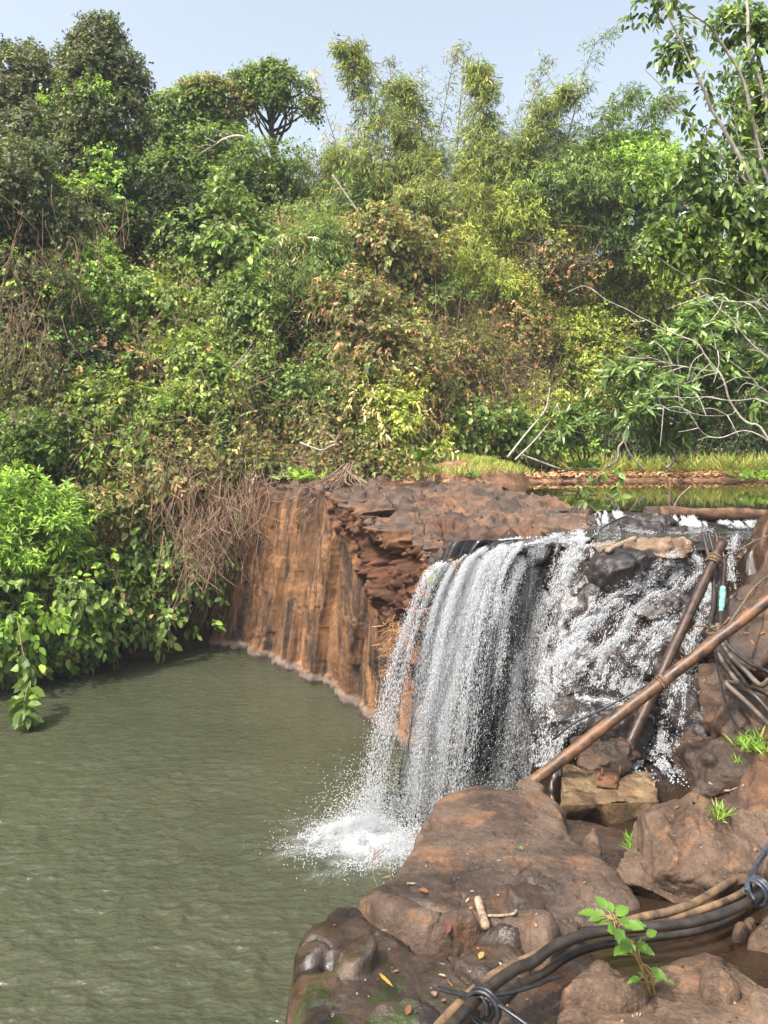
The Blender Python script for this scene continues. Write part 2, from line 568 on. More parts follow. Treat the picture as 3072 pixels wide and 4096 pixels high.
# ================================================================= SETTING: terrain, cliff, water
def sstep(a, b, x):
    t = np.clip((x - a) / (b - a), 0, 1)
    return t * t * (3 - 2 * t)

gs = 120.0
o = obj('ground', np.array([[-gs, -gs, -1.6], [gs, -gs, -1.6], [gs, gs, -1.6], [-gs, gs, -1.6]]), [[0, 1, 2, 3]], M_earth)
o['kind'] = 'structure'

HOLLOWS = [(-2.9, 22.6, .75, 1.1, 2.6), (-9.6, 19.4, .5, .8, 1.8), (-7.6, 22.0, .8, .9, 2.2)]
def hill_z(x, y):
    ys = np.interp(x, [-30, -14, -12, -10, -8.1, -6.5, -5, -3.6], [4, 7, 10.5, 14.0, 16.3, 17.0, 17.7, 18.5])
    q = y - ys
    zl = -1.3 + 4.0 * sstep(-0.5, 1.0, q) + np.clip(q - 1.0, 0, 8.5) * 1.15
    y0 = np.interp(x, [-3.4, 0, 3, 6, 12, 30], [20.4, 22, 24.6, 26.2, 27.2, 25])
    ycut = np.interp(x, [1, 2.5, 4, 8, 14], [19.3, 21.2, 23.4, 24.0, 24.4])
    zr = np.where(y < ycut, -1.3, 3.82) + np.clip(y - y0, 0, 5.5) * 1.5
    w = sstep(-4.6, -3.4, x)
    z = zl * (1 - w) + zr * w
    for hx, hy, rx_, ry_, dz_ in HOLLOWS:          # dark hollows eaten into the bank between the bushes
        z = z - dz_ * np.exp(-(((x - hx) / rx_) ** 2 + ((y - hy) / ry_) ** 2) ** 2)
    return z

gx = np.concatenate([np.linspace(-40, -13, 30, endpoint=False), np.linspace(-13, 14, 190, endpoint=False), np.linspace(14, 40, 28)])
gy = np.concatenate([np.linspace(4, 14, 40, endpoint=False), np.linspace(14, 34, 170, endpoint=False), np.linspace(34, 90, 30)])
X, Y = np.meshgrid(gx, gy, indexing='ij')
V = np.stack([X.ravel(), Y.ravel(), hill_z(X.ravel(), Y.ravel())], 1)
V[:, 2] += 0.22 * fbm(V * 0.9, 4, 3) * sstep(-1.0, 0.5, V[:, 2]) * np.where((V[:, 0] > 1.5) & (V[:, 1] < 25.5), 0.25, 1)
V[:, :2] += 0.25 * np.stack([fbm(V * 1.1 + 9, 3, 11), fbm(V * 1.1 + 30, 3, 12)], 1)
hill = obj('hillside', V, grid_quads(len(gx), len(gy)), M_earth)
hill['kind'] = 'structure'

# sandy leaf-strewn bank behind the upper pool
gx, gy = np.linspace(0.5, 14, 130), np.linspace(20.0, 29, 60)
X, Y = np.meshgrid(gx, gy, indexing='ij')
V = np.stack([X.ravel(), Y.ravel(), 0 * X.ravel()], 1)
shore = np.interp(V[:, 0], [0.5, 2.5, 4, 8, 14], [19.0, 20.5, 22.6, 23.2, 23.6])
V[:, 2] = 3.52 + 0.27 * sstep(-0.2, 0.8, V[:, 1] - shore) + 0.045 * (V[:, 1] - shore).clip(0, 5) + 0.05 * fbm(V * 2.0, 4, 21)
bank = obj('sandy_bank', V, grid_quads(130, 60), M_litter)
bank['kind'] = 'structure'

# ---- cliff and the rock plateau above it: one sheet bent over the rim
RIM = [P(960, 1958, 19.0), P(1150, 1945, 18.0), P(1300, 1962, 16.6), P(1400, 2030, 14.6), P(1500, 2110, 13.2), P(1620, 2175, 12.2), P(1730, 2240, 11.4),
       P(1770, 2278, 10.95), P(1850, 2243, 10.9), P(1950, 2213, 10.9), P(2100, 2195, 10.8), P(2320, 2188, 10.6)]
BASE = [PZ(830, 2578, 0), PZ(1000, 2612, 0), PZ(1180, 2682, 0), PZ(1300, 2742, 0), PZ(1400, 2812, 0), PZ(1500, 2892, 0), PZ(1600, 2975, 0),
        PZ(1700, 3050, 0), PZ(1830, 3105, 0), PZ(1950, 3120, 0), PZ(2100, 3140, 0), PZ(2300, 3190, 0)]
BACK = [(-3.9, 19.9, 3.86), (-2.9, 20.6, 3.88), (-2.0, 21.2, 3.9), (-1.0, 21.4, 3.9), (0, 21.5, 3.9), (1, 21.3, 3.88), (1.9, 20.4, 3.84), (2.5, 18.9, 3.82), (2.9, 17.2, 3.8),
        (3.2, 15.8, 3.78), (3.4, 14.9, 3.72), (3.55, 13.6, 3.6)]
ns, nf, npl = 640, 190, 210
s = np.linspace(0, 1, ns)
rim, base, back = interp_rows(s, RIM), interp_rows(s, BASE), interp_rows(s, BACK)
for _ in range(12):
    for a in (rim, base):
        a[1:-1] = 0.25 * a[:-2] + 0.5 * a[1:-1] + 0.25 * a[2:]
tang = nrm(np.gradient(base, axis=0))
outw = np.stack([tang[:, 1], -tang[:, 0], 0 * s], 1)          # horizontal normal of the face, towards the pool
outw *= np.sign((outw * np.array([-1, -1, 0])).sum(1))[:, None]
slen = np.concatenate([[0], np.cumsum(np.linalg.norm(np.diff(base, axis=0), axis=1))])
v = np.linspace(-0.25, 1, nf)
face = base[:, None] + (rim - base)[:, None] * v[None, :, None]
# the lower face stays steep and the rim leans out only near the top where it overhangs
lean = np.clip(v, 0, 1) ** np.interp(s, [0, 0.25, 0.4, 1], [1, 1.3, 1.9, 1.9])[:, None]
face[:, :, :2] = base[:, None, :2] + (rim - base)[:, None, :2] * lean[:, :, None]
# columns
r2 = np.random.default_rng(5)
edges = [0.0]
while edges[-1] < slen[-1]:
    edges.append(edges[-1] + r2.uniform(0.25, 0.85))
edges = np.array(edges)
zf = face[:, :, 2]
wob = 0.05 * vnoise(np.stack([slen.repeat(nf) * 1.5, zf.ravel() * 0.5, 0 * zf.ravel()], 1), 4).reshape(ns, nf)
sl = slen[:, None] + wob
ci = np.clip(np.searchsorted(edges, sl) - 1, 0, len(edges) - 2)
fr = (sl - edges[ci]) / (edges[ci + 1] - edges[ci])
coff = r2.uniform(-0.13, 0.13, len(edges))
tilt = r2.uniform(-0.10, 0.10, len(edges))
brk = r2.uniform(0.2, 3.4, len(edges))
bamt = r2.choice([0, 0, 0, 0.06, 0.14], len(edges))
prof = np.minimum(1, np.minimum(fr, 1 - fr) / 0.10) * 0.05 + coff[ci] + tilt[ci] * (fr - 0.5)
prof -= bamt[ci] * (zf > brk[ci] + 0.12 * np.sin(fr * 5))
brk2 = np.roll(brk, 3) + 0.8
prof -= np.roll(bamt, 5)[ci] * 0.8 * (zf > brk2[ci])
xpx = 1536 + base[:, 0] / base[:, 1] * F
# conglomerate overhang: to the right and up
vv = np.clip(v, 0, 1)[None, :]
rg = sstep(0.0, 0.10, vv - np.interp(xpx, [1180, 1290, 1430, 1560, 1680, 1800], [0.97, 0.8, 0.60, 0.42, 0.2, -0.3])[:, None])
rg = np.clip(rg, 0, 1)
pf = face.reshape(-1, 3)
big = fbm(pf * 1.6, 5, 31).reshape(ns, nf)
ch = facet(pf * 2.6, 41, 1.2, 22).reshape(ns, nf)
ch2 = facet(pf * 6.5, 43, 1.2, 22).reshape(ns, nf)
fine = (fbm(pf * 9.0 * np.array([1, 1, 0.12]), 3, 51) + 0.6 * fbm(pf * 14, 3, 52)).reshape(ns, nf)
pit = np.clip(fbm(pf * 3.2, 3, 57).reshape(ns, nf) - 0.04, 0, 1)
capz = sstep(0.85, 1.0, vv)
crown = 0.10 * (chip(pf * 3.0, 77).reshape(ns, nf) - 0.2) * capz
disp = (1 - rg) * (prof * (1 - 0.4 * capz) + 0.018 * big + 0.018 * fine + 0.05 * np.clip(facet(pf * np.array([2.6, 2.6, 1.3]), 59, 1.2, 24).reshape(ns, nf), -.5, .3) + crown) + rg * (0.06 + 0.11 * ch + 0.09 * ch2 + 0.2 * big - 0.95 * pit + 0.09 * fbm(pf * 6, 4, 58).reshape(ns, nf) + 0.06 * facet(pf * 13, 60, 1.2, 60).reshape(ns, nf))
disp = disp + 0.06 * sstep(0.24, 0.18, zf) * (1 - rg)          # worn ledge at the waterline
face = face + outw[:, None] * disp[:, :, None]
# plateau rows
w = np.linspace(0, 1, npl) ** 1.5
top = face[:, -1][:, None] * (1 - w)[None, :, None] + back[:, None] * w[None, :, None]
pt = top.reshape(-1, 3)
c1 = chip(pt * np.array([2.9, 2.9, 2.9]) + 3, 61, 1.0).reshape(ns, npl)
c2 = facet(pt * np.array([5.5, 5.5, 5.5]), 63, 1.0).reshape(ns, npl)
fl = fbm(pt * 0.8, 4, 65).reshape(ns, npl)
fade = sstep(0, 0.04, w)[None, :]
top[:, :, 2] += fade * (0.21 * (c1 - 0.1) + 0.08 * c2 + 0.08 * fl + 0.02 * fbm(pt * 9, 3, 66).reshape(ns, npl))
# the stream has worn a smooth low strip along the rim where it pours over
strm = sstep(0.6, 0.66, s)[:, None] * sstep(0.26, 0.10, w)[None, :]
top[:, :, 2] -= strm * (0.21 * (c1 - 0.1) + 0.05 * c2 + 0.03) * fade
V = np.concatenate([face, top[:, 1:]], 1)
topa = np.concatenate([capz * np.ones((ns, 1)) * (1 - rg) * 0.75, np.ones((ns, npl - 1))], 1)
rga = np.concatenate([rg * (1 - 0.5 * sstep(0.9, 1, vv)), np.zeros((ns, npl - 1))], 1)
# orange soil strip on the plateau near the rim
rga[:, nf:] = (np.clip(fbm(pt.reshape(ns, npl, 3)[:, 1:].reshape(-1, 3) * 0.9, 4, 71).reshape(ns, npl - 1) * 0.8 + 0.35 - 1.2 * np.abs(w[None, 1:] - 0.18), 0, 1)) * np.interp(s, [0, .3, .45, .7, 1], [0.1, .3, 0.9, .9, .4])[:, None]
zz = V[:, :, 2]
wet = sstep(0.585, 0.64, s)[:, None] * np.ones((1, nf + npl - 1))
wet[:, nf:] *= sstep(0.36, 0.12, w)[None, 1:]
nn_ = nf + npl - 1
cliff = obj('cliff', V.reshape(-1, 3), grid_quads(ns, nn_)[:, ::-1], M_cliff, attr={'tint': np.concatenate([r2.random(len(edges))[ci], np.full((ns, npl - 1), .75)], 1).ravel(), 'top': topa.ravel(), 'rough': rga.ravel(), 'wet': wet.ravel()})
cliff['kind'] = 'structure'

# ---- bed of the cascade and muddy right bank
BZ = ([4.5, 6.0, 6.6, 7.7, 8.0, 8.35, 8.7, 9.05, 9.5, 10.0, 10.6, 11.5, 14.0, 16], [1.55, 1.6, 1.5, 1.5, 1.78, 2.0, 2.42, 2.62, 3.05, 3.3, 3.45, 3.47, 3.5, 3.3])
def bed_z(x, y, rough=True):
    z = np.interp(y, *BZ)
    xb = np.interp(y, [4.5, 7, 8.2, 10.5, 14, 16], [2.75, 2.85, 3.35, 4.75, 7.4, 8.2])
    q = np.clip(x - xb, 0, 9)
    z = z + np.minimum(q * 0.95, 0.9 + q * 0.22) * np.interp(y, [4.5, 6, 12, 15], [0.5, 0.9, 1.0, 0.6])
    xe = np.interp(y, [4.5, 6.3, 7.2, 8, 9, 10.2, 11.5, 13, 15.5], [0.9, 1.35, 1.6, 1.72, 2.0, 2.4, 2.6, 3.0, 3.3])
    e = sstep(0.0, 0.55, xe - x)
    z = z * (1 - e) + (-0.8) * e
    if rough:
        p = np.stack([x, y, z], 1)
        k = sstep(14.0, 13.0, y) * (1 - 0.8 * sstep(10.3, 10.7, y) * (q < 0.1))
        z = z + k * (0.26 * facet(p * 1.5, 81, 1.0, 24) + 0.13 * facet(p * 3.7, 83, 1.0, 24) + 0.10 * fbm(p * 1.1, 4, 85))
    return z

gx, gy = np.linspace(0.9, 9.0, 330), np.concatenate([np.linspace(4.5, 11, 330, endpoint=False), np.linspace(11, 15.5, 90)])
X, Y = np.meshgrid(gx, gy, indexing='ij')
zb = bed_z(X.ravel(), Y.ravel())
V = np.stack([X.ravel(), Y.ravel(), zb], 1)
V[:, :2] += 0.04 * np.stack([fbm(V * 3, 3, 91), fbm(V * 3 + 7, 3, 92)], 1)
xb = np.interp(V[:, 1], [4.5, 7, 8.2, 10.5, 14, 16], [2.75, 2.85, 3.35, 4.75, 7.4, 8.2])
bedm, n_, l_ = None, None, None
M_bed = rock_mat('stream_bed_rock', ((0.07, 0.034, 0.016), (0.11, 0.052, 0.023), (0.16, 0.08, 0.038)), stain=(0.07, 0.045, 0.03), stain_amt=0.4, scale=1.5, bump=0.7,
                 rough=0.85, wet_rough=0.2, wet_dark=0.14, spec=0.45)
wetb = sstep(0.55, 0.1, V[:, 0] - xb - 0.25 * fbm(V * 1.3, 4, 95))
wetb = np.maximum(wetb, 0.6 * sstep(-0.2, 0.3, fbm(V * 0.9 + 5, 3, 96)))
bed = obj('stream_bed', V, grid_quads(len(gx), len(gy)), M_bed, attr={'wet': wetb})
bed['kind'] = 'structure'
bed_bvh = BVHTree.FromPolygons([tuple(q) for q in V], grid_quads(len(gx), len(gy)).tolist())

# ---- rock shelf under the foreground boulders
def poly_dist(p, poly):
    """signed distance to a closed outline in plan, positive inside"""
    a = poly
    b = np.roll(poly, -1, 0)
    best = np.full(len(p), 1e9)
    ins = np.zeros(len(p), bool)
    for k in range(len(a)):
        e = b[k] - a[k]
        w = p - a[k]
        t = np.clip((w @ e) / max((e @ e), 1e-12), 0, 1)
        best = np.minimum(best, ((w - t[:, None] * e) ** 2).sum(1))
        c = (a[k, 1] > p[:, 1]) != (b[k, 1] > p[:, 1])
        with np.errstate(divide='ignore', invalid='ignore'):
            xx = a[k, 0] + (p[:, 1] - a[k, 1]) / (b[k, 1] - a[k, 1]) * e[0]
        ins ^= c & (p[:, 0] < xx)
    return np.sqrt(best) * np.where(ins, 1, -1)

def slab_rock(rim, z_fn, thick, rr, seed, amp=(0.05, 0.05, 0.03), freq=1.0, bulge=0.05, step=0.013, slope=8.0, cracks=0.04):
    """a rock with a given outline: rounded shoulders, broken faces, steep sides"""
    rim = np.asarray(rim, float)
    pts = smooth_path(np.vstack([rim[-1:], rim, rim[:1]]), 6 * len(rim))[: -1]
    pl2 = 0.5 * smooth_path(np.vstack([rim, rim[:1]]), 240)[:-1] + 0.5 * interp_rows(np.linspace(0, 1, 240), np.vstack([rim, rim[:1]]))[:-1]
    m = thick / slope + rr + 0.1
    xs = np.arange(pl2[:, 0].min() - m, pl2[:, 0].max() + m, step)
    ys = np.arange(pl2[:, 1].min() - m, pl2[:, 1].max() + m, step)
    X, Y = np.meshgrid(xs, ys, indexing='ij')
    p2 = np.stack([X.ravel(), Y.ravel()], 1)
    n2 = np.concatenate([p2, np.zeros((len(p2), 1))], 1)
    wq = p2 + 0.05 / freq * np.stack([fbm(n2 * 2.2 * freq, 4, seed + 40), fbm(n2 * 2.2 * freq + 50, 4, seed + 41)], 1)
    d = poly_dist(wq, pl2[:, :2])
    dz = rim[:, 2] - z_fn(rim[:, 0], rim[:, 1])
    w = 1.0 / (((p2[:, None, :] - rim[None, :, :2]) ** 2).sum(2) + 0.02) ** 1.3
    h = (w * dz[None]).sum(1) / w.sum(1)
    dmax = max(d.max(), 0.05)
    z = z_fn(p2[:, 0], p2[:, 1]) + h + bulge * (1 - (1 - np.clip(d / dmax, 0, 1)) ** 2)
    q = np.clip(1 - d / rr, 0, None)
    z -= np.where(q < 1, rr * (1 - np.sqrt(np.clip(1 - q * q, 0, 1))), rr + np.clip(-d, 0, None) * slope)
    G = np.stack([p2[:, 0], p2[:, 1], z], 1)
    zz = z.reshape(X.shape)
    gx_, gy_ = np.gradient(zz, step)
    N = nrm(np.stack([-gx_.ravel(), -gy_.ravel(), np.ones(len(z))], 1))
    f1 = facet((G + 0.03 * np.stack([fbm(G * 5, 2, seed + 81), fbm(G * 5, 2, seed + 82), 0 * G[:, 0]], 1)) * np.array([1.35, 1.35, 0.9]) * freq, seed + 9, 0.85, 320)
    f2 = facet((G + 0.012 * np.stack([fbm(G * 12, 2, seed + 83), fbm(G * 12, 2, seed + 84), 0 * G[:, 0]], 1)) * 3.6 * freq, seed + 19, 1.0, 260)
    rg_ = 0.25 + np.clip(fbm(G * 1.1, 3, seed + 3) * 1.4, 0, 1) + np.clip(-d / 0.1, 0, 0.6)
    D = 0.35 * amp[0] * fbm(G * 1.3 * freq, 5, seed) + amp[1] * 3.4 * f1 + amp[2] * 2.8 * f2 * rg_ + 0.007 * fbm(G * 7, 4, seed + 60) + 0.004 * fbm(G * 24, 3, seed + 61)
    if cracks:
        cr = np.abs(fbm(G * 1.25 * freq + 0.25 * fbm(G * 5, 2, seed + 70)[:, None], 2, seed + 71))
        D -= cracks * np.clip(1.2 - cr / 0.026, 0, 1)
        c2_ = np.abs(fbm(G * 3.4 * freq + 0.3 * fbm(G * 9, 2, seed + 73)[:, None], 2, seed + 74))
        D -= 0.35 * cracks * np.clip(1.2 - c2_ / 0.03, 0, 1) * (fbm(G * 0.9, 2, seed + 76) > -0.1)
    D *= np.clip(N[:, 2] * 1.8, 0.22, 1)
    G = G + N * D[:, None]
    keep = (G[:, 2] > (z_fn(p2[:, 0], p2[:, 1]) + h - thick))
    Q = grid_quads(len(xs), len(ys))
    Q = Q[keep[Q].any(1)]
    idx = np.unique(Q)
    remap = np.zeros(len(G), int)
    remap[idx] = np.arange(len(idx))
    return G[idx], remap[Q]

ROCKS = []      # (V, Q) of everything that can be stood on in the foreground
def rock(name, label, cat, rim, thick, rr, seed, mat, z_fn=None, attr=None, group=None, **kw):
    kw.pop('nseg', None); kw.pop('nr', None); kw.pop('flare', None)
    V, Q = slab_rock(rim, z_fn or (lambda x, y: fgz(y)), thick, rr, seed, **kw)
    loc = V.mean(0)
    loc[2] = V[:, 2].min()
    o = obj(name, V, Q, mat, loc=loc, attr=attr(V) if attr else None)
    if label:
        tag(o, label, cat, group)
    else:
        o['kind'] = 'structure'
    ROCKS.append((V, Q))
    return o

def fgs(pts, h=0.0):
    return [FG(p[0], p[1], p[2] if len(p) > 2 else h) for p in pts]

rock('rock_shelf', None, None, fgs([(1330, 4300), (1300, 3900), (1500, 3640), (1700, 3400), (1850, 3230), (2100, 3190), (2300, 3260), (2650, 3330), (2950, 3330), (3250, 3330), (3600, 3500), (3900, 4300)], -0.16),
     2.6, 0.2, 101, M_fgrock, amp=(0.06, 0.06, 0.03), step=0.025, attr=lambda V: {'wet': np.full(len(V), 0.9)})

# ---- water sheets
def sheet(name, xs, ys, z, mat, keep=None):
    X, Y = np.meshgrid(xs, ys, indexing='ij')
    V = np.stack([X.ravel(), Y.ravel(), np.full(X.size, z) if np.isscalar(z) else z(X.ravel(), Y.ravel())], 1)
    o = obj(name, V, grid_quads(len(xs), len(ys)), mat)
    o['kind'] = 'structure'
    return o

def ripple(x, y):
    p = np.stack([x * 2.6 + 0.5 * y, y * 4.2 - 0.4 * x, 0 * x], 1)
    q = np.stack([x * 6.0 - 1.0 * y, y * 8.5, 0 * x + 3], 1)
    a = np.interp(y, [3, 8, 14, 18], [1.0, 1.0, 0.7, 0.35]) * np.interp(x, [-11, -6, 3], [0.7, 1, 1])
    return a * (0.013 * (1 - np.abs(vnoise(p, 201)) * 2) + 0.013 * (1 - np.abs(vnoise(q, 203)) * 2) + 0.012 * vnoise(p * 0.35, 205))
xs = np.concatenate([np.linspace(-40, -9, 30, endpoint=False), np.linspace(-9, 2.9, 420)])
ys = np.concatenate([np.linspace(-10, 4.5, 20, endpoint=False), np.linspace(4.5, 12, 380, endpoint=False), np.linspace(12, 19.5, 170)])
sheet('pool_water', xs, ys, ripple, M_pool)
sheet('upper_pool_water', np.linspace(3.15, 30, 60), np.linspace(13.75, 25.5, 40), 3.69, M_upper)
# thin stream sliding over the ledge towards the rim
k0 = np.searchsorted(s, 0.64)
rows = 40
fr_ = np.linspace(0, 1, rows)
a = face[k0:, -1]
b = np.stack([np.interp(s[k0:], [0.62, 0.8, 1], [0.95, 2.2, 3.8]), np.interp(s[k0:], [0.62, 0.7, 0.8, 0.9, 1], [10.99, 11.06, 11.25, 11.7, 13.7]), np.full(ns - k0, 3.52)], 1)
SV = a[:, None] * (1 - fr_)[None, :, None] + b[:, None] * fr_[None, :, None]
SV[:, :, 2] = a[:, None, 2] * (1 - sstep(0, 0.5, fr_)) + b[:, None, 2] * sstep(0, 0.5, fr_) + 0.02 + 0.012 * fbm(SV.reshape(-1, 3) * 6, 3, 207).reshape(SV.shape[:2]) - 0.05 * fr_[None] ** 3
st = obj('stream_water', SV.reshape(-1, 3), grid_quads(ns - k0, rows), M_stream)
st['kind'] = 'structure'
sheet('stream_pool_water', np.linspace(2.5, 7.5, 80), np.linspace(10.55, 13.9, 60), lambda x, y: 3.47 + 0.055 * (y - 10.6) / 3 + 0.008 * vnoise(np.stack([x * 8, y * 8, 0 * x], 1), 3), M_stream)
sheet('plunge_pool_water', np.linspace(1.9, 3.6, 40), np.linspace(6.3, 8.1, 40), 1.69, M_brownwater)
# ================================================================= FOREGROUND ROCKS
def wet_left(V):      # water seeping over the lower left ledge: wet patch with an outline of its own
    px = 1536 + V[:, 0] / V[:, 1] * F
    n = fbm(V * 1.4, 4, 301) * 0.35
    d = np.sqrt(((V[:, 0] - 0.1) / 0.85) ** 2 + ((V[:, 1] - 3.75) / 0.75) ** 2) + n
    wet = sstep(1.05, 0.75, d)
    moss = sstep(3.75, 3.4, V[:, 1]) * sstep(0.5, 0.0, V[:, 0])
    return {'wet': wet, 'moss': moss}

def edge_wet(V):
    n = fbm(V * 1.4, 4, 311) * 0.3
    return {'wet': sstep(5.0, 4.55, V[:, 1] + n) * 0.75 * sstep(-0.15, 0.15, 1.05 - V[:, 0] + n), 'moss': 0 * n}

rock('boulder', 'large smooth brown rock shelf running from the hoses up to the foot of the waterfall', 'rock',
     [FG(1430, 3600), FG(1560, 3490), FG(1640, 3380, .02), FG(1660, 3290), FG(1740, 3215), FG(1800, 3180), FG(1870, 3140, .06), FG(1960, 3135, .08), FG(2015, 3150, .1),
      FG(2060, 3165, .0), FG(2130, 3185, .02), FG(2240, 3260, .05), FG(2350, 3350, .06), FG(2470, 3480, .05), FG(2545, 3590, .0), FG(2500, 3665, -.05), FG(2300, 3720, -.06),
      FG(2100, 3770, -.06), FG(1900, 3680, -.04), FG(1700, 3640, -.03)], 2.6, 0.07, 311, M_fgrock, bulge=0.07, amp=(0.06, 0.09, 0.035), freq=1.1, cracks=0.05, attr=edge_wet)
rock('boulder', 'rounded brown rock lobe above the pool between two wet cracks, left of the broken stick', 'rock',
     [FG(1450, 3585, .02), FG(1520, 3570, .04), FG(1640, 3600, .05), FG(1740, 3640, .05), FG(1860, 3645, .04), FG(1900, 3690, .02), FG(1800, 3720, .0), FG(1650, 3700, .02), FG(1530, 3650, .02)],
     1.2, 0.07, 313, M_fgrock, bulge=0.05, amp=(0.03, 0.03, 0.012), freq=1.8)
rock('boulder', 'wet dark rock ledge with mossy broken steps dropping into the green pool', 'rock',
     [FG(1150, 4300, -.02), FG(1150, 4050, .0), FG(1145, 3900, .03), FG(1150, 3780, .06), FG(1200, 3655, .08), FG(1310, 3580, .08), FG(1440, 3592, .05), FG(1500, 3650, .03), FG(1640, 3720, .0),
      FG(1800, 3745, .0), FG(1960, 3700, .0), FG(2100, 3770, -.02), FG(2080, 3880, -.05), FG(1960, 3990, -.05), FG(1830, 4120, -.06), FG(1750, 4350, -.1)],
     2.6, 0.16, 317, M_fgrock, bulge=0.0, amp=(0.04, 0.075, 0.06), freq=1.25, cracks=0.05, attr=wet_left)
rock('boulder', 'small grey brown slab tilted beside the tied hoses', 'rock',
     [FG(1960, 3690, .03), FG(2080, 3720, .05), FG(2190, 3770, .03), FG(2240, 3700, .06), FG(2200, 3640, .05), FG(2080, 3640, .04)], 0.4, 0.06, 331, M_fgrock, bulge=0.04,
     amp=(0.02, 0.03, 0.012), step=0.01, freq=2)
rock('boulder', 'small upright brown rock leaning on the concrete block', 'rock',
     [FG(2330, 3330, .14), FG(2370, 3290, .16), FG(2400, 3320, .14), FG(2410, 3400, .06), FG(2360, 3390, .06)], 0.35, 0.05, 343, M_fgrock, bulge=0.03, amp=(0.02, 0.03, 0.008), freq=2.4)
rock('boulder', 'dark rock behind the rock shelf beside the iron pipe end', 'rock',
     [FG(2050, 3180, .1), FG(2090, 3150, .1), FG(2180, 3160, .08), FG(2250, 3210, .08), FG(2260, 3260, .05), FG(2150, 3240, .05)], 0.6, 0.08, 345, M_fgrock, bulge=0.03, amp=(0.04, 0.06, 0.02), freq=1.8)
rock('boulder', 'square cut brown slab with a cracked front beside the leafy seedling', 'rock',
     [FG(2250, 3960, .02), FG(2300, 3850, .08), FG(2385, 3806, .1), FG(2480, 3840, .1), FG(2585, 3885, .06), FG(2592, 3970, .02), FG(2505, 4030, -.02), FG(2420, 4000, .0), FG(2330, 3975, .0)],
     0.16, 0.018, 347, M_boulder, bulge=0.02, amp=(0.015, 0.03, 0.012), step=0.008, freq=1.8)
rock('boulder', 'broad brown slab filling the bottom right corner under the seedling', 'rock',
     [FG(2190, 4300, -.05), FG(2215, 4100, -.05), FG(2250, 3985, -.03), FG(2500, 4040, -.05), FG(2590, 3960, -.02), FG(2600, 3885, -.0), FG(2690, 3850, .0), FG(2785, 3790, .04), FG(2915, 3805, .04), FG(3010, 3890, .02),
      FG(3090, 3950, -.02), FG(3250, 4000, -.02), FG(3300, 4300, -.05)], 0.5, 0.05, 349, M_boulder, bulge=0.03, amp=(0.04, 0.09, 0.03), freq=1.2, cracks=0.05)
rock('boulder', 'angular chunk of brown rock lying on the bottom right slab', 'rock',
     [FG(2815, 3850, .10), FG(2850, 3835, .12), FG(2890, 3835, .12), FG(2965, 3925, .08), FG(2900, 3985, .05), FG(2825, 3940, .07)], 0.16, 0.02, 351, M_boulder, bulge=0.02, amp=(0.015, 0.03, 0.012), step=0.008, freq=2.4)
rock('boulder', 'red brown rock at the right edge beside the three pebbles', 'rock',
     [FG(2990, 3760, .0), FG(3020, 3680, .06), FG(3060, 3600, .1), FG(3160, 3580, .1), FG(3200, 3720, .05), FG(3100, 3770, .0)], 0.3, 0.05, 353, M_boulder, bulge=0.04, amp=(0.02, 0.04, 0.01), step=0.01, freq=2)
for (x, y, w_, lab, sd_) in ((2965, 3712, 36, 'oval tan pebble, largest of the three beside the hoses', 361), (2999, 3690, 30, 'round tan pebble behind the largest pebble by the hoses', 362), (3036, 3722, 24, 'small grey pebble nearest the right edge by the hoses', 363)):
    rock('pebble', lab, 'pebble', [FG(x + w_ * math.cos(a), y + 0.55 * w_ * math.sin(a), 0.0) for a in np.linspace(0, 6.28, 9)[:-1]], 0.05, 0.03, sd_, M_boulder, bulge=0.03,
         amp=(0.006, 0.006, 0.001), freq=4, step=0.004)

def boulder_at(name, label, mat, px, py, d, rx, ry, rz, seed, amp=(0.1, 0.12, 0.04), tilt=0.0, n=(90, 60), attr=None, group=None, cat='rock', dz=0.0):
    """ellipsoidal boulder broken into facets, resting at a point"""
    c = P(px, py, d) + np.array([0, 0, dz])
    th, ph = np.meshgrid(np.linspace(0, 2 * math.pi, n[0], endpoint=False), np.linspace(0.02, math.pi - 0.02, n[1]), indexing='ij')
    q = np.stack([np.cos(th) * np.sin(ph), np.sin(th) * np.sin(ph), np.cos(ph)], -1).reshape(-1, 3)
    rk = np.random.default_rng(seed)
    pn = nrm(rk.normal(size=(17, 3)))
    hk = rk.uniform(0.72, 1.02, 17)
    dots = np.maximum(q @ pn.T, 1e-3)
    rad = (np.sum((hk / dots) ** -34.0, axis=1)) ** (-1 / 34.0)      # rounded polyhedron
    V = q * np.minimum(rad, 1.25)[:, None] * np.array([rx, ry, rz]) * 1.12
    V[:, 2] += tilt * V[:, 0]
    Vw = V + c
    sc = max(rx, ry, rz)
    f = 1.3 / sc
    d_ = sc * (amp[0] * fbm(Vw * f, 4, seed) + amp[1] * facet(Vw * f * 1.3, seed + 1, 1.0, 70) + amp[2] * facet(Vw * f * 3.2, seed + 2, 1.0, 90))
    Vw = Vw + q * d_[:, None]
    o = obj(name, Vw, grid_quads(n[0], n[1], True), mat, loc=(c[0], c[1], Vw[:, 2].min()), attr=attr(Vw) if attr else None)
    if label:
        tag(o, label, cat, group)
    ROCKS.append((Vw, grid_quads(n[0], n[1], True)))
    return o

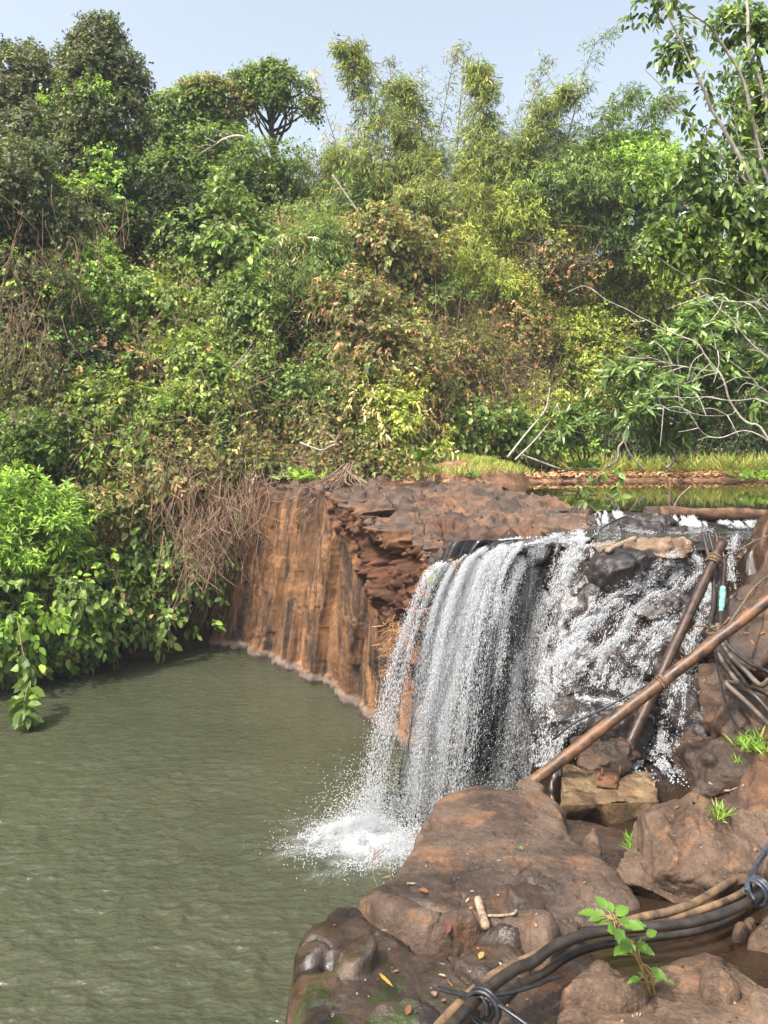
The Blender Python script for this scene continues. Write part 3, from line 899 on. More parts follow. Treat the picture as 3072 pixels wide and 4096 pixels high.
AMP = (0.09, 0.2, 0.1)
boulder_at('boulder', 'wet black boulder with dry leaves on top between the main fall and the cascade', M_black, 2440, 2330, 9.75, 0.46, 0.5, 0.32, 401, AMP, 0.25)
boulder_at('boulder', 'tan topped rock with a log on it above the black leaf-strewn boulder', M_tan, 2590, 2205, 10.1, 0.62, 0.35, 0.16, 402, AMP, 0.12)
boulder_at('boulder', 'knobby black rock standing in the white water left of the pipes', M_black, 2258, 2760, 8.55, 0.14, 0.2, 0.2, 403, AMP)
boulder_at('boulder', 'sloping wet black rock under the rusty pipe, streaming with water', M_black, 2330, 2880, 8.2, 0.36, 0.3, 0.2, 404, AMP, 0.3)
boulder_at('boulder', 'glistening black rock between the crossed iron pipes', M_black, 2450, 2930, 8.0, 0.33, 0.3, 0.24, 405, AMP, -0.1)
boulder_at('boulder', 'brown wet rock behind the concrete block under the pipe crossing', M_bank, 2420, 3030, 7.6, 0.34, 0.25, 0.17, 406, AMP)
boulder_at('boulder', 'black rock in the middle of the cascade left of the dark pipe', M_black, 2680, 2420, 9.35, 0.33, 0.3, 0.2, 407, AMP)
boulder_at('boulder', 'lower black rock step in the cascade behind the pipe crossing', M_black, 2560, 2660, 8.75, 0.36, 0.3, 0.22, 408, AMP)
boulder_at('boulder', 'black wet rock right of the lower cascade by the plunge pool', M_black, 2760, 2890, 8.1, 0.3, 0.35, 0.4, 409, AMP)
boulder_at('boulder', 'overhanging brown mud rock on the right bank below the hose bundle', M_bank, 2930, 2860, 7.9, 0.42, 0.5, 0.36, 410, AMP)
boulder_at('boulder', 'dark slab on the right bank beside the plunge pool', M_bank, 2850, 3060, 7.5, 0.36, 0.4, 0.22, 411, AMP, 0.3)
boulder_at('boulder', 'dark rock at the top of the right bank behind the hoses', M_bank, 3000, 2560, 8.6, 0.5, 0.5, 0.4, 412, AMP, 0.4)
for i, (x, y, d, a, lab) in enumerate((
        (2470, 2100, 13.2, .3, 'flat black rock between the two little falls at the dam'), (2560, 2075, 13.5, .28, 'dark stacked rock in the middle of the dam'),
        (2640, 2085, 13.2, .26, 'black rock against the end of the dam log'), (2585, 2120, 12.6, .34, 'low black rock in the stream below the dam'),
        (2360, 2080, 13.4, .22, 'small dark rock left of the little dam fall'), (2320, 2050, 13.8, .25, 'brown rock at the left end of the dam'),
        (2620, 2045, 13.7, .2, 'grey cobble on top of the dam rocks'), (2690, 2140, 12.3, .25, 'wet black stone below the dam log'))):
    boulder_at('dam_rock', lab, M_bank if i in (4, 5, 6) else M_black, x, y, d, a, a, a * .6, 420 + i, AMP, n=(48, 30), group='rocks of the little dam', dz=-.05)

AT = (0.03, 0.17, 0.06)
q0 = FG(2780, 3470, .05)
boulder_at('boulder', 'big blunt tan boulder right of the concrete block', M_boulder, 2775, 3432, q0[1], .36, .34, .27, 337, AT, -0.12, n=(160, 110))
q0 = FG(2640, 3520)
boulder_at('boulder', 'pointed orange brown rock wedged below the big tan boulder', M_boulder, 2640, 3520, q0[1], .2, .2, .12, 339, AT, -0.3, n=(110, 80))
q0 = FG(3080, 3400)
boulder_at('boulder', 'pale tan boulder at the right edge under the bank roots', M_boulder, 3070, 3400, q0[1], .34, .3, .2, 341, AT, 0.1, n=(110, 80))

allV, allQ, off = [], [], 0
for V, Q in ROCKS + [(np.array([v.co[:] for v in bed.data.vertices]), grid_quads(330, 420))]:
    allV.append(V); allQ.append(np.asarray(Q) + off); off += len(V)
BVH = BVHTree.FromPolygons(np.vstack(allV).tolist(), np.vstack(allQ).tolist())

def hit(px, py, default=6.0):
    o_ = Vector((0, 0, EYE))
    dv = Vector(((px - 1536) / F, 1, -(py - YH) / F)).normalized()
    p, n_, i, t = BVH.ray_cast(o_, dv)
    if p is None:
        return P(px, py, default), np.array([0, 0, 1.0])
    return np.array(p), np.array(n_ if n_.z > -0.2 else -n_)

def zdown(x, y, top=6.0):
    p, n_, i, t = BVH.ray_cast(Vector((x, y, top)), Vector((0, 0, -1)))
    return (p.z if p else -1.0)

# ---- concrete block with its rusty plate
blk = thing('concrete_block', 'broken yellowish concrete block with a rusty base plate by the plunge pool', 'concrete block', (2.3, 6.9, 1.2))
tA, tB, tC, tD = P(2253, 3062, 7.35), P(2606, 3102, 7.35), P(2640, 3205, 6.75), P(2246, 3222, 6.5)
n1 = 46
uu, vv_ = np.meshgrid(np.linspace(0, 1, n1), np.linspace(0, 1, n1), indexing='ij')
top_ = (tA[None, None] * ((1 - uu) * (1 - vv_))[..., None] + tB * (uu * (1 - vv_))[..., None] + tC * (uu * vv_)[..., None] + tD * ((1 - uu) * vv_)[..., None])
bord = np.concatenate([top_[:, 0], top_[-1, 1:], top_[::-1, -1][1:], top_[0, ::-1][1:-1]])
cen = top_.mean((0, 1))
nb = len(bord)
lay = np.linspace(0, 1, 36)
sd3 = np.stack([bord + np.array([0, 0, -0.62]) * k + (cen - bord) * np.array([1, 1, 0]) * (-0.02 * k) for k in lay], 1)
# the lower front is broken away
fr3 = sstep(0.55, 0.75, np.concatenate([np.zeros(n1), vv_[-1, 1:], np.ones(n1 - 1), vv_[0, ::-1][1:-1]]))[:, None] * sstep(0.15, 0.55, lay + 0.15 * vnoise(np.stack([bord[:, 0].repeat(36) * 5, lay.tolist() * nb, np.zeros(nb * 36)], 1), 7).reshape(nb, 36))
sd3[:, :, 1] += fr3 * 0.16
gV = np.vstack([top_.reshape(-1, 3), sd3.reshape(-1, 3)])
gQ = np.vstack([grid_quads(n1, n1), grid_quads(nb, 36, True) + n1 * n1])
rgh = np.concatenate([np.full(n1 * n1, 0.25), (0.25 + fr3 * 1.0).ravel()])
dd = 0.03 * fbm(gV * 5, 4, 501) + 0.06 * (chip(gV * 7, 503) - 0.2) * rgh
gV[:, 2] += dd * np.where(np.arange(len(gV)) < n1 * n1, 1, .3)
gV[:, :2] += ((gV - cen)[:, :2] * (dd * 1.3)[:, None])
obj('block', gV, gQ, M_concrete, blk)
ROCKS.append((gV, gQ))
def plate(c4, th):
    c4 = np.asarray(c4, float)
    up = np.array([0, 0, th])
    V = np.vstack([c4, c4 + up])
    return V, np.array([[3, 2, 1, 0], [4, 5, 6, 7], [0, 1, 5, 4], [1, 2, 6, 5], [2, 3, 7, 6], [3, 0, 4, 7]]), None
def on_block(px, py, h=0.0):
    n_ = np.cross(tB - tA, tD - tA)
    o_ = np.array([0, 0, EYE])
    d = P(px, py, 1.0) - o_
    t = ((tA - o_) * n_).sum() / (d * n_).sum()
    return o_ + d * t + np.array([0, 0, h])
pl = obj('base_plate', *plate([on_block(2405, 3095), on_block(2481, 3102), on_block(2466, 3163), on_block(2384, 3148)], 0.035)[:2], M_rustplate, blk, smooth=False)
for x, y in ((2408, 3118), (2480, 3106), (2462, 3150), (2394, 3136)):
    b0 = on_block(x, y)
    tube_obj('bolt', [[b0, b0 + np.array([0.004, 0, 0.1])]], 0.011, M_rustplate, pl, 6, True)

# ---- iron pipes
def lash(center, axis, r, turns, spread, name, parent, mat, rad=0.009, tail=None):
    axis = nrm(np.asarray(axis)[None])[0]
    u = nrm(np.cross(axis, [0.1, 0.2, 1.0])[None])[0]
    w_ = np.cross(axis, u)
    t = np.linspace(0, turns * 2 * math.pi, turns * 18)
    p = center + axis * (np.linspace(-spread, spread, len(t)) + 0.006 * np.sin(t * 0.7))[:, None] + (r + rad) * (np.cos(t)[:, None] * u + np.sin(t)[:, None] * w_)
    paths = [p]
    if tail is not None:
        paths += tail
    return tube_obj(name, paths, rad, mat, parent, 6)

def pipe_tube(a, b, r, seed, n=60, sides=20):
    t = np.linspace(0, 1, n)[:, None]
    p = a * (1 - t) + b * t
    V, Q, T = tubes([p], r, sides, True)
    V = V + 0.004 * np.stack([vnoise(V * 7, seed), vnoise(V * 7 + 9, seed + 1), vnoise(V * 7 + 19, seed + 2)], 1)
    return V, Q, T

a, b = P(2890, 2165, 8.95), P(2484, 3050, 7.62)
p1 = thing('iron_pipe', 'dark wet iron pipe leaning from the plunge pool to the top of the cascade', 'pipe', b)
V, Q, T = pipe_tube(a, b, 0.056, 601)
obj('tube', V, Q, M_iron, p1, tris=T)
ax = nrm((a - b)[None])[0]
V, Q, T = tubes([[b - ax * .012, b + ax * .02]], 0.095, 24, True)
obj('flange', V, Q, M_iron, p1, tris=T)
V, Q, T = tubes([[b + ax * .02, b + ax * .09]], 0.068, 20, True)
obj('collar', V, Q, M_iron, p1, tris=T)
c0 = a * 0.9 + b * 0.1
lash(c0, ax, 0.057, 5, 0.05, 'rope_lashing', p1, M_rope, 0.011,
     [smooth_path([c0 + np.array([.05, -.03, 0]), c0 + np.array([.12, -.02, -.03]), c0 + np.array([.14, 0, -.15])], 12)])
a2, b2 = P(2112, 3142, 7.05), P(3250, 2262, 7.15)
p2 = thing('iron_pipe', 'rusty orange iron pipe slanting across the cascade up to the right edge', 'pipe', a2)
V, Q, T = pipe_tube(a2, b2, 0.053, 611, 80)
obj('tube', V, Q, M_rust, p2, tris=T)
ax2 = nrm((b2 - a2)[None])[0]
cx = a2 + ax2 * ((P(2662, 2742, 7.1) - a2) @ ax2)
lash(cx, ax2, 0.054, 4, 0.03, 'rope_lashing', p2, M_rope, 0.009)

def hose(name, label, pts, r, mat, sides=10, n=90, parent=None, cat='hose', group=None, endcap=True):
    p = smooth_path(pts, n)
    V, Q, T = tubes([p], r, sides, endcap)
    if parent is not None:
        return obj(name, V, Q, mat, parent, tris=T)
    o = obj(name, V, Q, mat, loc=p[0], tris=T)
    if label:
        tag(o, label, cat, group)
    return o
def c4(x, y):
    return 2272 + .4822 * x, 1950 + .4822 * y
def c6(x, y):
    return 2172 + .5425 * x, 2700 + .5425 * y
def c8(x, y):
    return 2136 + .5642 * x, 3400 + .5642 * y
def c7(x, y):
    return 1200 + .5642 * x, 3400 + .5642 * y

def path_d(pts, d0, d1):
    k = np.linspace(0, 1, len(pts))
    return [P(q[0], q[1], d0 + (d1 - d0) * t) for q, t in zip(pts, k)]

g = 'hoses tied to the pipes'
hose('hose', 'thick black hose on the left of the bundle coming down from the dam', path_d([c4(1120, 380), c4(1165, 560), c4(1205, 760), c4(1210, 950), c4(1185, 1100), c4(1190, 1240), c4(1240, 1380), c4(1330, 1530), c4(1430, 1659), c6(1560, 150), c6(1800, 420)], 9.2, 6.9),
     0.024, M_hose, group=g)
hose('hose', 'black hose behind the dark iron pipe, second in the bundle', path_d([c4(1165, 370), c4(1215, 560), c4(1255, 760), c4(1240, 950), c4(1225, 1130), c4(1245, 1290), c4(1310, 1420), c4(1420, 1560), c4(1500, 1659), c6(1640, 130), c6(1850, 330)], 9.3, 7.0),
     0.024, M_hose, group=g)
h3 = thing('hose', 'black hose with a turquoise green coupler in the bundle', 'hose', P(*c4(1225, 365), 9.1), g)
pp = path_d([c4(1215, 365), c4(1270, 500), c4(1300, 640), c4(1290, 760), c4(1283, 900), c4(1270, 1030), c4(1268, 1150), c4(1300, 1270), c4(1400, 1380), c4(1530, 1470), c4(1680, 1540), c4(2000, 1700)], 9.1, 7.2)
hose('tube', None, pp, 0.02, M_hose, parent=h3)
hose('coupler', None, [pp[3] + (pp[4] - pp[3]) * .5, pp[4], pp[5]], np.r_[np.full(10, .030), np.full(10, .036), np.full(14, .031), np.full(6, .024)], M_green, n=40, parent=h3)
hose('hose', 'muddy brown hose under the rope knot at the rusty pipe', path_d([c4(1235, 1130), c4(1275, 1280), c4(1350, 1400), c4(1470, 1520), c4(1600, 1640), c6(1700, 40), c6(1900, 250)], 7.6, 6.9), 0.025, M_hosegrey, group=g)
hose('hose', 'muddy grey hose curving down left of the others from the knot', path_d([c4(1200, 1150), c4(1215, 1260), c4(1260, 1400), c4(1340, 1530), c4(1400, 1620), c6(1350, 60), c6(1500, 200), c6(1700, 400)], 7.6, 6.8), 0.022, M_hosegrey, group=g)
hose('cable', 'thin black cable looping down the right bank from the rope knot', path_d([c4(1215, 1200), c4(1225, 1400), c4(1250, 1550), c6(1305, 30), c6(1345, 190), c6(1420, 360), c6(1500, 450), c6(1600, 485), c6(1700, 465)], 7.4, 7.0), 0.009, M_strap, cat='cable')
hose('cable', 'taut black cable strung across the cascade beside the rusty pipe', path_d([c4(1170, 1240), c4(1000, 1390), c4(800, 1540), c4(620, 1659), c6(420, 260), c6(240, 350), c6(80, 470)], 7.2, 7.6), 0.010, M_strap, cat='cable')
hose('wire', 'thin orange red wire running along the hose bundle above the coupler', path_d([c4(1230, 430), c4(1290, 560), c4(1297, 680), c4(1285, 800)], 8.95, 8.6), 0.006, plain_mat('red_wire', (.3, .07, .02), (.4, .1, .03)), cat='wire')
kc = P(*c4(1230, 1195), 7.35)
kn = thing('rope_knot', 'frayed rope knot tying the hose bundle to the rusty pipe', 'rope', kc)
lash(kc, [0.35, 0.05, -1], 0.075, 3, 0.03, 'rope', kn, M_rope, 0.009, [smooth_path([kc, kc + np.array([-.12, -.05, .06]), kc + np.array([-.24, -.06, .07])], 10), smooth_path([kc, kc + np.array([.05, -.06, .09]), kc + np.array([.1, -.06, .15])], 10)])
hose('rope', 'twisted rope running up the right bank from the rusty pipe', path_d([c4(1310, 1170), c4(1370, 1080), c4(1440, 980), c4(1520, 860), c4(1600, 780), c4(1800, 640)], 7.5, 8.3), 0.011, M_rope, cat='rope')
hose('rope', 'pale rope stretched from the top of the dark pipe to the right edge', path_d([c4(1290, 570), c4(1400, 530), c4(1520, 460), c4(1659, 400), c4(1900, 280)], 8.8, 9.4), 0.009, M_rope, cat='rope')

# ---- foreground hoses lying on the rocks
def lay(pts, r, n=60, lift=0.0, fixed=None):
    out = []
    for k, q in enumerate(pts):
        out.append(FG(q[0], q[1], (q[2] if len(q) > 2 else 0.06)))
    p = smooth_path(out, n)
    return p
hA = [c8(1800, 170, ), c8(1659, 290), c8(1480, 390), c8(1250, 480), c8(1000, 530), c8(700, 550), c8(400, 590), c8(150, 680), c8(0, 790), c7(1520, 850), c7(1300, 1010), c7(1090, 1234), c7(950, 1420)]
hB = [c8(1850, -150), c8(1659, 20), c8(1500, 140), c8(1350, 250), c8(1150, 370), c8(950, 440), c8(760, 480), c8(560, 540), c8(330, 610), c8(120, 690), c8(-30, 770), c7(1440, 850), c7(1230, 1000), c7(1000, 1234), c7(880, 1400)]
hC = [c8(1850, 0), c8(1659, 150), c8(1480, 300), c8(1300, 385), c8(1100, 450), c8(900, 500), c8(750, 535), c8(560, 590)]
hD = [c8(1500, 420), c8(1350, 500), c8(1200, 560), c8(1000, 600), c8(700, 640), c8(450, 680), c8(250, 750), c8(60, 880), c7(1560, 960), c7(1380, 1130), c7(1250, 1300)]
gH = 'hoses lying on the foreground rocks'
for pts, r, m_, h_, lab in ((hA, .0235, M_hose, .17, 'thick black hose with faint red stripes, nearest of the hoses across the foreground rocks'),
                            (hB, .021, M_hosedirt, .13, 'mud stained tan hose, uppermost of the hoses across the foreground rocks'),
                            (hC, .018, M_hosedirt, .10, 'thinner mud stained hose between the tan and the black foreground hoses'),
                            (hD, .019, M_hose, .04, 'dark hose lowest under the thick black foreground hose')):
    hose('hose', lab, lay([(q[0], q[1], h_) for q in pts], r, 120), r, m_, 14, 160, group=gH)
k1 = FG(*c7(1300, 1030), .2)
tie = thing('strap_tie', 'black rubber strap knotted round the foreground hoses with loose ends', 'strap', k1)
lash(k1 + np.array([0, 0, -.05]), [-.5, -.8, 0.1], 0.055, 3, 0.02, 'binding', tie, M_strap, 0.010)
def strip(pts, wd, th, n=30):
    p = smooth_path(pts, n)
    t = nrm(np.gradient(p, axis=0))
    u = nrm(np.cross(t, [0, 0, 1.0]))
    w_ = np.cross(u, t)
    ring = np.stack([p + u * wd + w_ * th, p - u * wd + w_ * th, p - u * wd - w_ * th, p + u * wd - w_ * th], 1)
    V = ring.reshape(-1, 3)
    i, j = np.meshgrid(np.arange(n - 1), np.arange(4), indexing='ij')
    Q = np.stack([i * 4 + j, i * 4 + (j + 1) % 4, (i + 1) * 4 + (j + 1) % 4, (i + 1) * 4 + j], -1).reshape(-1, 4)
    Q = np.vstack([Q, [[3, 2, 1, 0]], [[n * 4 - 4, n * 4 - 3, n * 4 - 2, n * 4 - 1]]])
    return V, Q
for pts in ([c7(1300, 1040), c7(1140, 1020), c7(970, 980)], [c7(1310, 1040), c7(1280, 980), c7(1240, 920)], [c7(1310, 1030), c7(1480, 1010), c7(1659, 960), c8(100, 920), c8(200, 890)],
            [c7(1310, 1040), c7(1450, 1120), c7(1600, 1225), c7(1700, 1320)], [c7(1300, 1040), c7(1325, 1110), c7(1332, 1170)]):
    q = [FG(x, y, .2 - .03 * i) for i, (x, y) in enumerate(pts)]
    V, Q = strip(q, 0.011, 0.004)
    obj('strap_end', V, Q, M_strap, tie, smooth=False)
bc = thing('cable', 'blue black cable knotted round the hoses at the right edge', 'cable', FG(*c8(1510, 240), .2))
hose('strand', None, [FG(*c8(1700, -100), .3), FG(*c8(1640, 0), .28), FG(*c8(1570, 110), .25), FG(*c8(1515, 220), .24), FG(*c8(1525, 290), .22)], .011, M_cable, parent=bc)
hose('strand', None, [FG(*c8(1720, -60), .29), FG(*c8(1655, 10), .27), FG(*c8(1590, 110), .24), FG(*c8(1535, 215), .24), FG(*c8(1500, 285), .22)], .009, M_cable, parent=bc)
hose('tail', None, [FG(*c8(1525, 290), .22), FG(*c8(1560, 350), .2), FG(*c8(1570, 400), .14)], .008, M_cable, parent=bc, n=20)
lash(FG(*c8(1590, 290), .2), [1, .7, .1], .05, 4, .035, 'binding', bc, M_cable, .009)

# shallow brown water between the boulders
for nm, x0, x1, y0, y1, h_ in (('shallow_water', 1.05, 2.6, 3.55, 4.75, -.055), ('shallow_water', 1.35, 2.0, 4.55, 5.4, -.075)):
    sheet(nm, np.linspace(x0, x1, 30), np.linspace(y0, y1, 30), lambda x, y, h_=h_: fgz(y) + h_, M_brownwater)

# ---- driftwood and sticks
def stick(label, pts, r, mat=None, name='stick', n=14, cat='stick', lift=0.01, sides=7, group=None):
    q = []
    for x, y in pts:
        p, nn = hit(x, y)
        q.append(p + np.array([0, 0, lift + (r if np.isscalar(r) else max(r))]))
    p = smooth_path(q, n)
    return tag(tube_obj(name, [p], r, mat or M_wood, None, sides, True, loc=p[0]), label, cat, group)
stick('short thick broken piece of bleached driftwood on the brown rock shelf', [c7(1262, 392), c7(1290, 490), c7(1315, 580)], 0.024)
stick('thin pale forked twig beside the driftwood piece', [c7(1325, 490), c7(1420, 490), c7(1505, 480), c7(1535, 455)], 0.008)
stick('short bare twig on the wet rock above the driftwood', [c7(760, 255), c7(815, 256)], 0.005)
stick('pale twig at the corner of the rock shelf above the pool', [c7(585, 215), c7(635, 200)], 0.006)
stick('thin dry reed lying at the right bank foot', [c8(1280, 590), c8(1390, 625)], 0.004)
stick('pale bare root end crossing the right bank above the tan boulder', [c6(1220, 810), c6(1350, 870), c6(1480, 830)], 0.01)
stick('leaning driftwood log on the tan topped rock above the cascade', [c4(330, 555), c4(440, 500), c4(560, 450)], 0.035, M_wood, 'log', cat='log')

# ---- dam: log, end posts, stake
lg0, lg1 = P(2640, 2050, 13.6), P(3400, 2078, 13.0)
p = smooth_path([lg0, P(2850, 2055, 13.5), P(3072, 2062, 13.3), lg1], 60)
V, Q, T = tubes([p], 0.105, 14, True)
V = V + 0.03 * fbm(V * np.array([2, 6, 6]), 4, 701)[:, None] * np.array([0, 1, 1])
lg = obj('dam_log', V, Q, M_log, loc=p[0], tris=T)
tag(lg, 'old brown log lying across the stream as a low dam', 'log')
xs_ = np.linspace(2.9, 9, 40)
V = np.array([[x, 13.75 - 0.08 * (x - 3) + 0.1 * k, z] for x in xs_ for k, z in ((0, 3.2), (0, 3.66), (3, 3.66), (3, 3.2))])
V[:, 1] += 0.06 * fbm(V * 3, 3, 711)
Q = np.vstack([[[i * 4 + j, i * 4 + j + 1, i * 4 + 5 + j, i * 4 + 4 + j] for j in range(3)] for i in range(39)])
dm = obj('dam_wall', V, Q, M_black, loc=(3, 13.7, 3.2), smooth=False)
tag(dm, 'low dark stone sill of the dam under the old log', 'dam')
q0 = P(2677, 2050, 14.0)
tag(tube_obj('stake', [[q0 + [0, 0, -.3], q0 + [0.004, 0, .1], P(2680, 1932, 14.0)]], 0.022, M_log, None, 7, True, loc=q0), 'thin dark wooden stake standing in the still upper pool', 'stake')
q0 = P(2700, 2000, 14.6)
tag(tube_obj('stick', [smooth_path([q0 + [-.05, 0, -.2], q0 + [.08, 0, .06], q0 + [.3, 0, .26]], 12)], 0.012, M_wood, None, 6, True, loc=q0), 'slanting pale stick rising from the upper pool beside the stake', 'stick')
hose('cable', 'black cable arching over the stream below the left dam fall', path_d([c4(232, 425), c4(270, 350), c4(340, 300), c4(420, 262), c4(490, 238)], 11.5, 12.5), .014, M_strap, cat='cable')
# ================================================================= VEGETATION
def pal(*items):
    c = np.array([i[:3] for i in items], float)
    w = np.array([i[3] for i in items], float)
    c = c * np.array([1.75, 1.65, 1.5])
    g = c @ np.array([.3, .6, .1])
    c = c * .8 + .2 * g[:, None] * np.array([1.1, 1.0, .62])      # less saturated, a little dusty
    return (c * np.array([1.86, 1.78, 1.7])).clip(0, .6), w / w.sum()

PAL = {
    'olive':  pal((.020, .036, .011, 5), (.032, .050, .016, 5), (.05, .066, .024, 2), (.09, .05, .025, .5), (.07, .11, .03, .6)),
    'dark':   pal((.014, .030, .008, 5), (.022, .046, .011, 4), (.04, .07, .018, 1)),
    'mid':    pal((.028, .062, .011, 5), (.045, .088, .015, 5), (.07, .125, .02, 3), (.10, .085, .03, .4)),
    'bright': pal((.055, .13, .012, 4), (.085, .175, .018, 5), (.12, .21, .025, 3), (.04, .085, .012, 2)),
    'yellow': pal((.04, .08, .014, 5), (.065, .115, .02, 5), (.10, .15, .025, 3), (.36, .24, .012, .28), (.30, .12, .012, .1), (.2, .26, .02, .4)),
    'bamboo': pal((.05, .085, .016, 4), (.075, .115, .02, 5), (.115, .15, .028, 3), (.18, .14, .03, 1.0), (.03, .058, .012, 4)),
    'mixed':  pal((.04, .062, .016, 4), (.065, .09, .024, 4), (.10, .13, .03, 2), (.12, .08, .04, 1.6), (.085, .055, .03, 1.5), (.2, .15, .04, .5)),
    'dusty':  pal((.03, .046, .016, 4), (.05, .07, .024, 5), (.075, .095, .034, 3), (.11, .07, .035, 1)),
    'lime':   pal((.075, .12, .014, 4), (.12, .17, .02, 5), (.17, .21, .03, 3), (.05, .08, .014, 2), (.25, .2, .03, .3)),
    'gloss':  pal((.022, .052, .011, 4), (.036, .078, .015, 5), (.055, .105, .02, 4), (.085, .14, .028, 1.6)),
    'brown':  pal((.12, .07, .033, 4), (.085, .05, .026, 4), (.17, .105, .05, 2)),
    'straw':  pal((.30, .19, .08, 4), (.22, .13, .05, 4), (.38, .26, .12, 2)),
    'grass':  pal((.07, .12, .02, 4), (.11, .16, .028, 4), (.16, .17, .045, 2), (.22, .17, .07, 1.2)),
    'shade_dark':  pal((.012, .024, .009, 5), (.022, .04, .012, 4), (.04, .07, .018, 1.5)),  # leaf colours darkened to stand for the shade under the trees
}

def leaf_geo(Pp, D, N, L, W, fold=0.25, bend=0.12, base=0.3, shoulder=0.68):
    """six-point folded leaves"""
    S = nrm(np.cross(D, N))
    N2 = np.cross(S, D)
    L, W = L[:, None], W[:, None]
    z = np.array([0, 0, 1.0])
    up = N2 * fold * W * 0.5
    a = Pp + D * L * base - z * bend * L * 0.1
    b = Pp + D * L * shoulder - z * bend * L * 0.5
    tip = Pp + D * L - z * bend * L
    V = np.stack([Pp, a - S * W * 0.5 + up, b - S * W * 0.42 + up, tip, b + S * W * 0.42 + up, a + S * W * 0.5 + up], 1)
    n = len(Pp)
    i = np.arange(n)[:, None] * 6
    Q = np.concatenate([i + np.array([[0, 1, 2, 3]]), i + np.array([[0, 3, 4, 5]])])
    return V.reshape(-1, 3), Q

def pick_cols(r, palette, n, spray=None, nspray=0, var=0.22):
    c, w = PAL[palette] if isinstance(palette, str) else palette
    k = r.choice(len(c), n, p=w)
    col = c[k] * (1 + var * r.normal(size=(n, 1))).clip(0.45, 1.7)
    if spray is not None:
        col = col * (1 + 0.25 * r.normal(size=(nspray, 1))).clip(0.5, 1.6)[spray]
    return col

def rnd_dir(r, n):
    return nrm(r.normal(size=(n, 3)))

def sprays(r, c, out, k, L, W, palette, twig=0.4, droop=0.4, up=0.5, bend=0.15, lift=0.2, fold=0.25, spread=1.0, shoulder=0.68):
    """clusters of leaves along short twigs at centres c pointing to out"""
    m = len(c)
    T = nrm(out * 0.8 + rnd_dir(r, m) * 0.7 + np.array([0, 0, 1.0]) * lift - np.array([0, 0, 1.0]) * droop * 0.6)
    sp = np.repeat(np.arange(m), k)
    n = m * k
    sfrac = np.tile(np.linspace(0.1, 1, k), m) + r.uniform(-.1, .1, n)
    size = r.uniform(0.6, 1.25, n)
    Pp = c[sp] + T[sp] * (twig * sfrac)[:, None] - np.array([0, 0, 1.0]) * (droop * twig * 0.5 * sfrac ** 2)[:, None]
    side = nrm(np.cross(T[sp], rnd_dir(r, n)))
    D = nrm(T[sp] * 0.55 + side * spread + rnd_dir(r, n) * 0.25 - np.array([0, 0, 1.0]) * droop)
    N = nrm(np.array([0, 0, 1.0]) * up + out[sp] * 0.6 + rnd_dir(r, n) * 0.55)
    V, Q = leaf_geo(Pp, D, N, L * size, W * size, fold, bend, shoulder=shoulder)
    col = pick_cols(r, palette, n, sp, m)
    return V, Q, np.repeat(col, 6, 0), (c, T)

def blob_points(r, blobs, n, front=0.3, gap=-0.25, fine=1.2, inner=0.5, lump=0.28):
    b = np.asarray(blobs, float)
    wt = (b[:, 3] * b[:, 4] * b[:, 5]) ** (2 / 3)
    n2 = int(n * 2.6)
    k = r.choice(len(b), n2, p=wt / wt.sum())
    d = rnd_dir(r, n2)
    keep = (d[:, 1] < front) | (r.random(n2) < 0.25)
    k, d = k[keep], d[keep]
    rad = 1 - inner * r.random(len(k)) ** 1.8
    rad = rad * (1 + lump * vnoise(d * 2.2 + b[k, :3], 5) + 0.12 * vnoise(d * 5 + b[k, :3], 6))
    c = b[k, :3] + d * b[k, 3:6] * rad[:, None]
    g = vnoise(c * fine, 15) + 0.5 * vnoise(c * fine * 2.3, 16)
    ok = g > gap
    c, d, k = c[ok][:n], d[ok][:n], k[ok][:n]
    out = nrm(d / b[k, 3:6] * b[k, 3:6].mean(1, keepdims=True))
    return c, out

def hill_hit(px, py):
    ds = np.linspace(14.5, 40, 400)
    pts = np.stack([P(px, py, d) for d in ds])
    below = pts[:, 2] < hill_z(pts[:, 0], pts[:, 1])
    return ds[np.argmax(below)] if below.any() else 30.0

def stems(r, base, targets, r0, r1, wob=0.25):
    paths, rads = [], []
    for t in targets:
        mid = base * 0.5 + t * 0.5 + r.normal(size=3) * wob * np.linalg.norm(t - base) * 0.35
        paths.append(smooth_path([base + r.normal(size=3) * 0.06, mid, t], 9))
        rads.append((r0, r1))
    return paths, rads

STY = dict(   # leaf length, width, leaves per twig, twig, droop, lift, up, bend
    ovate=(.19, .105, 7, .42, .45, .25, .55, .18), small=(.125, .075, 9, .36, .35, .2, .6, .12), big=(.27, .17, 5, .42, .55, .15, .6, .2), lance=(.22, .055, 8, .34, .05, .55, .5, .1),
    rosette=(.34, .085, 10, .12, .0, .55, .5, .12), cane=(.27, .04, 7, .5, .75, .1, .4, .15), long=(.26, .07, 7, .45, .65, .1, .45, .25))

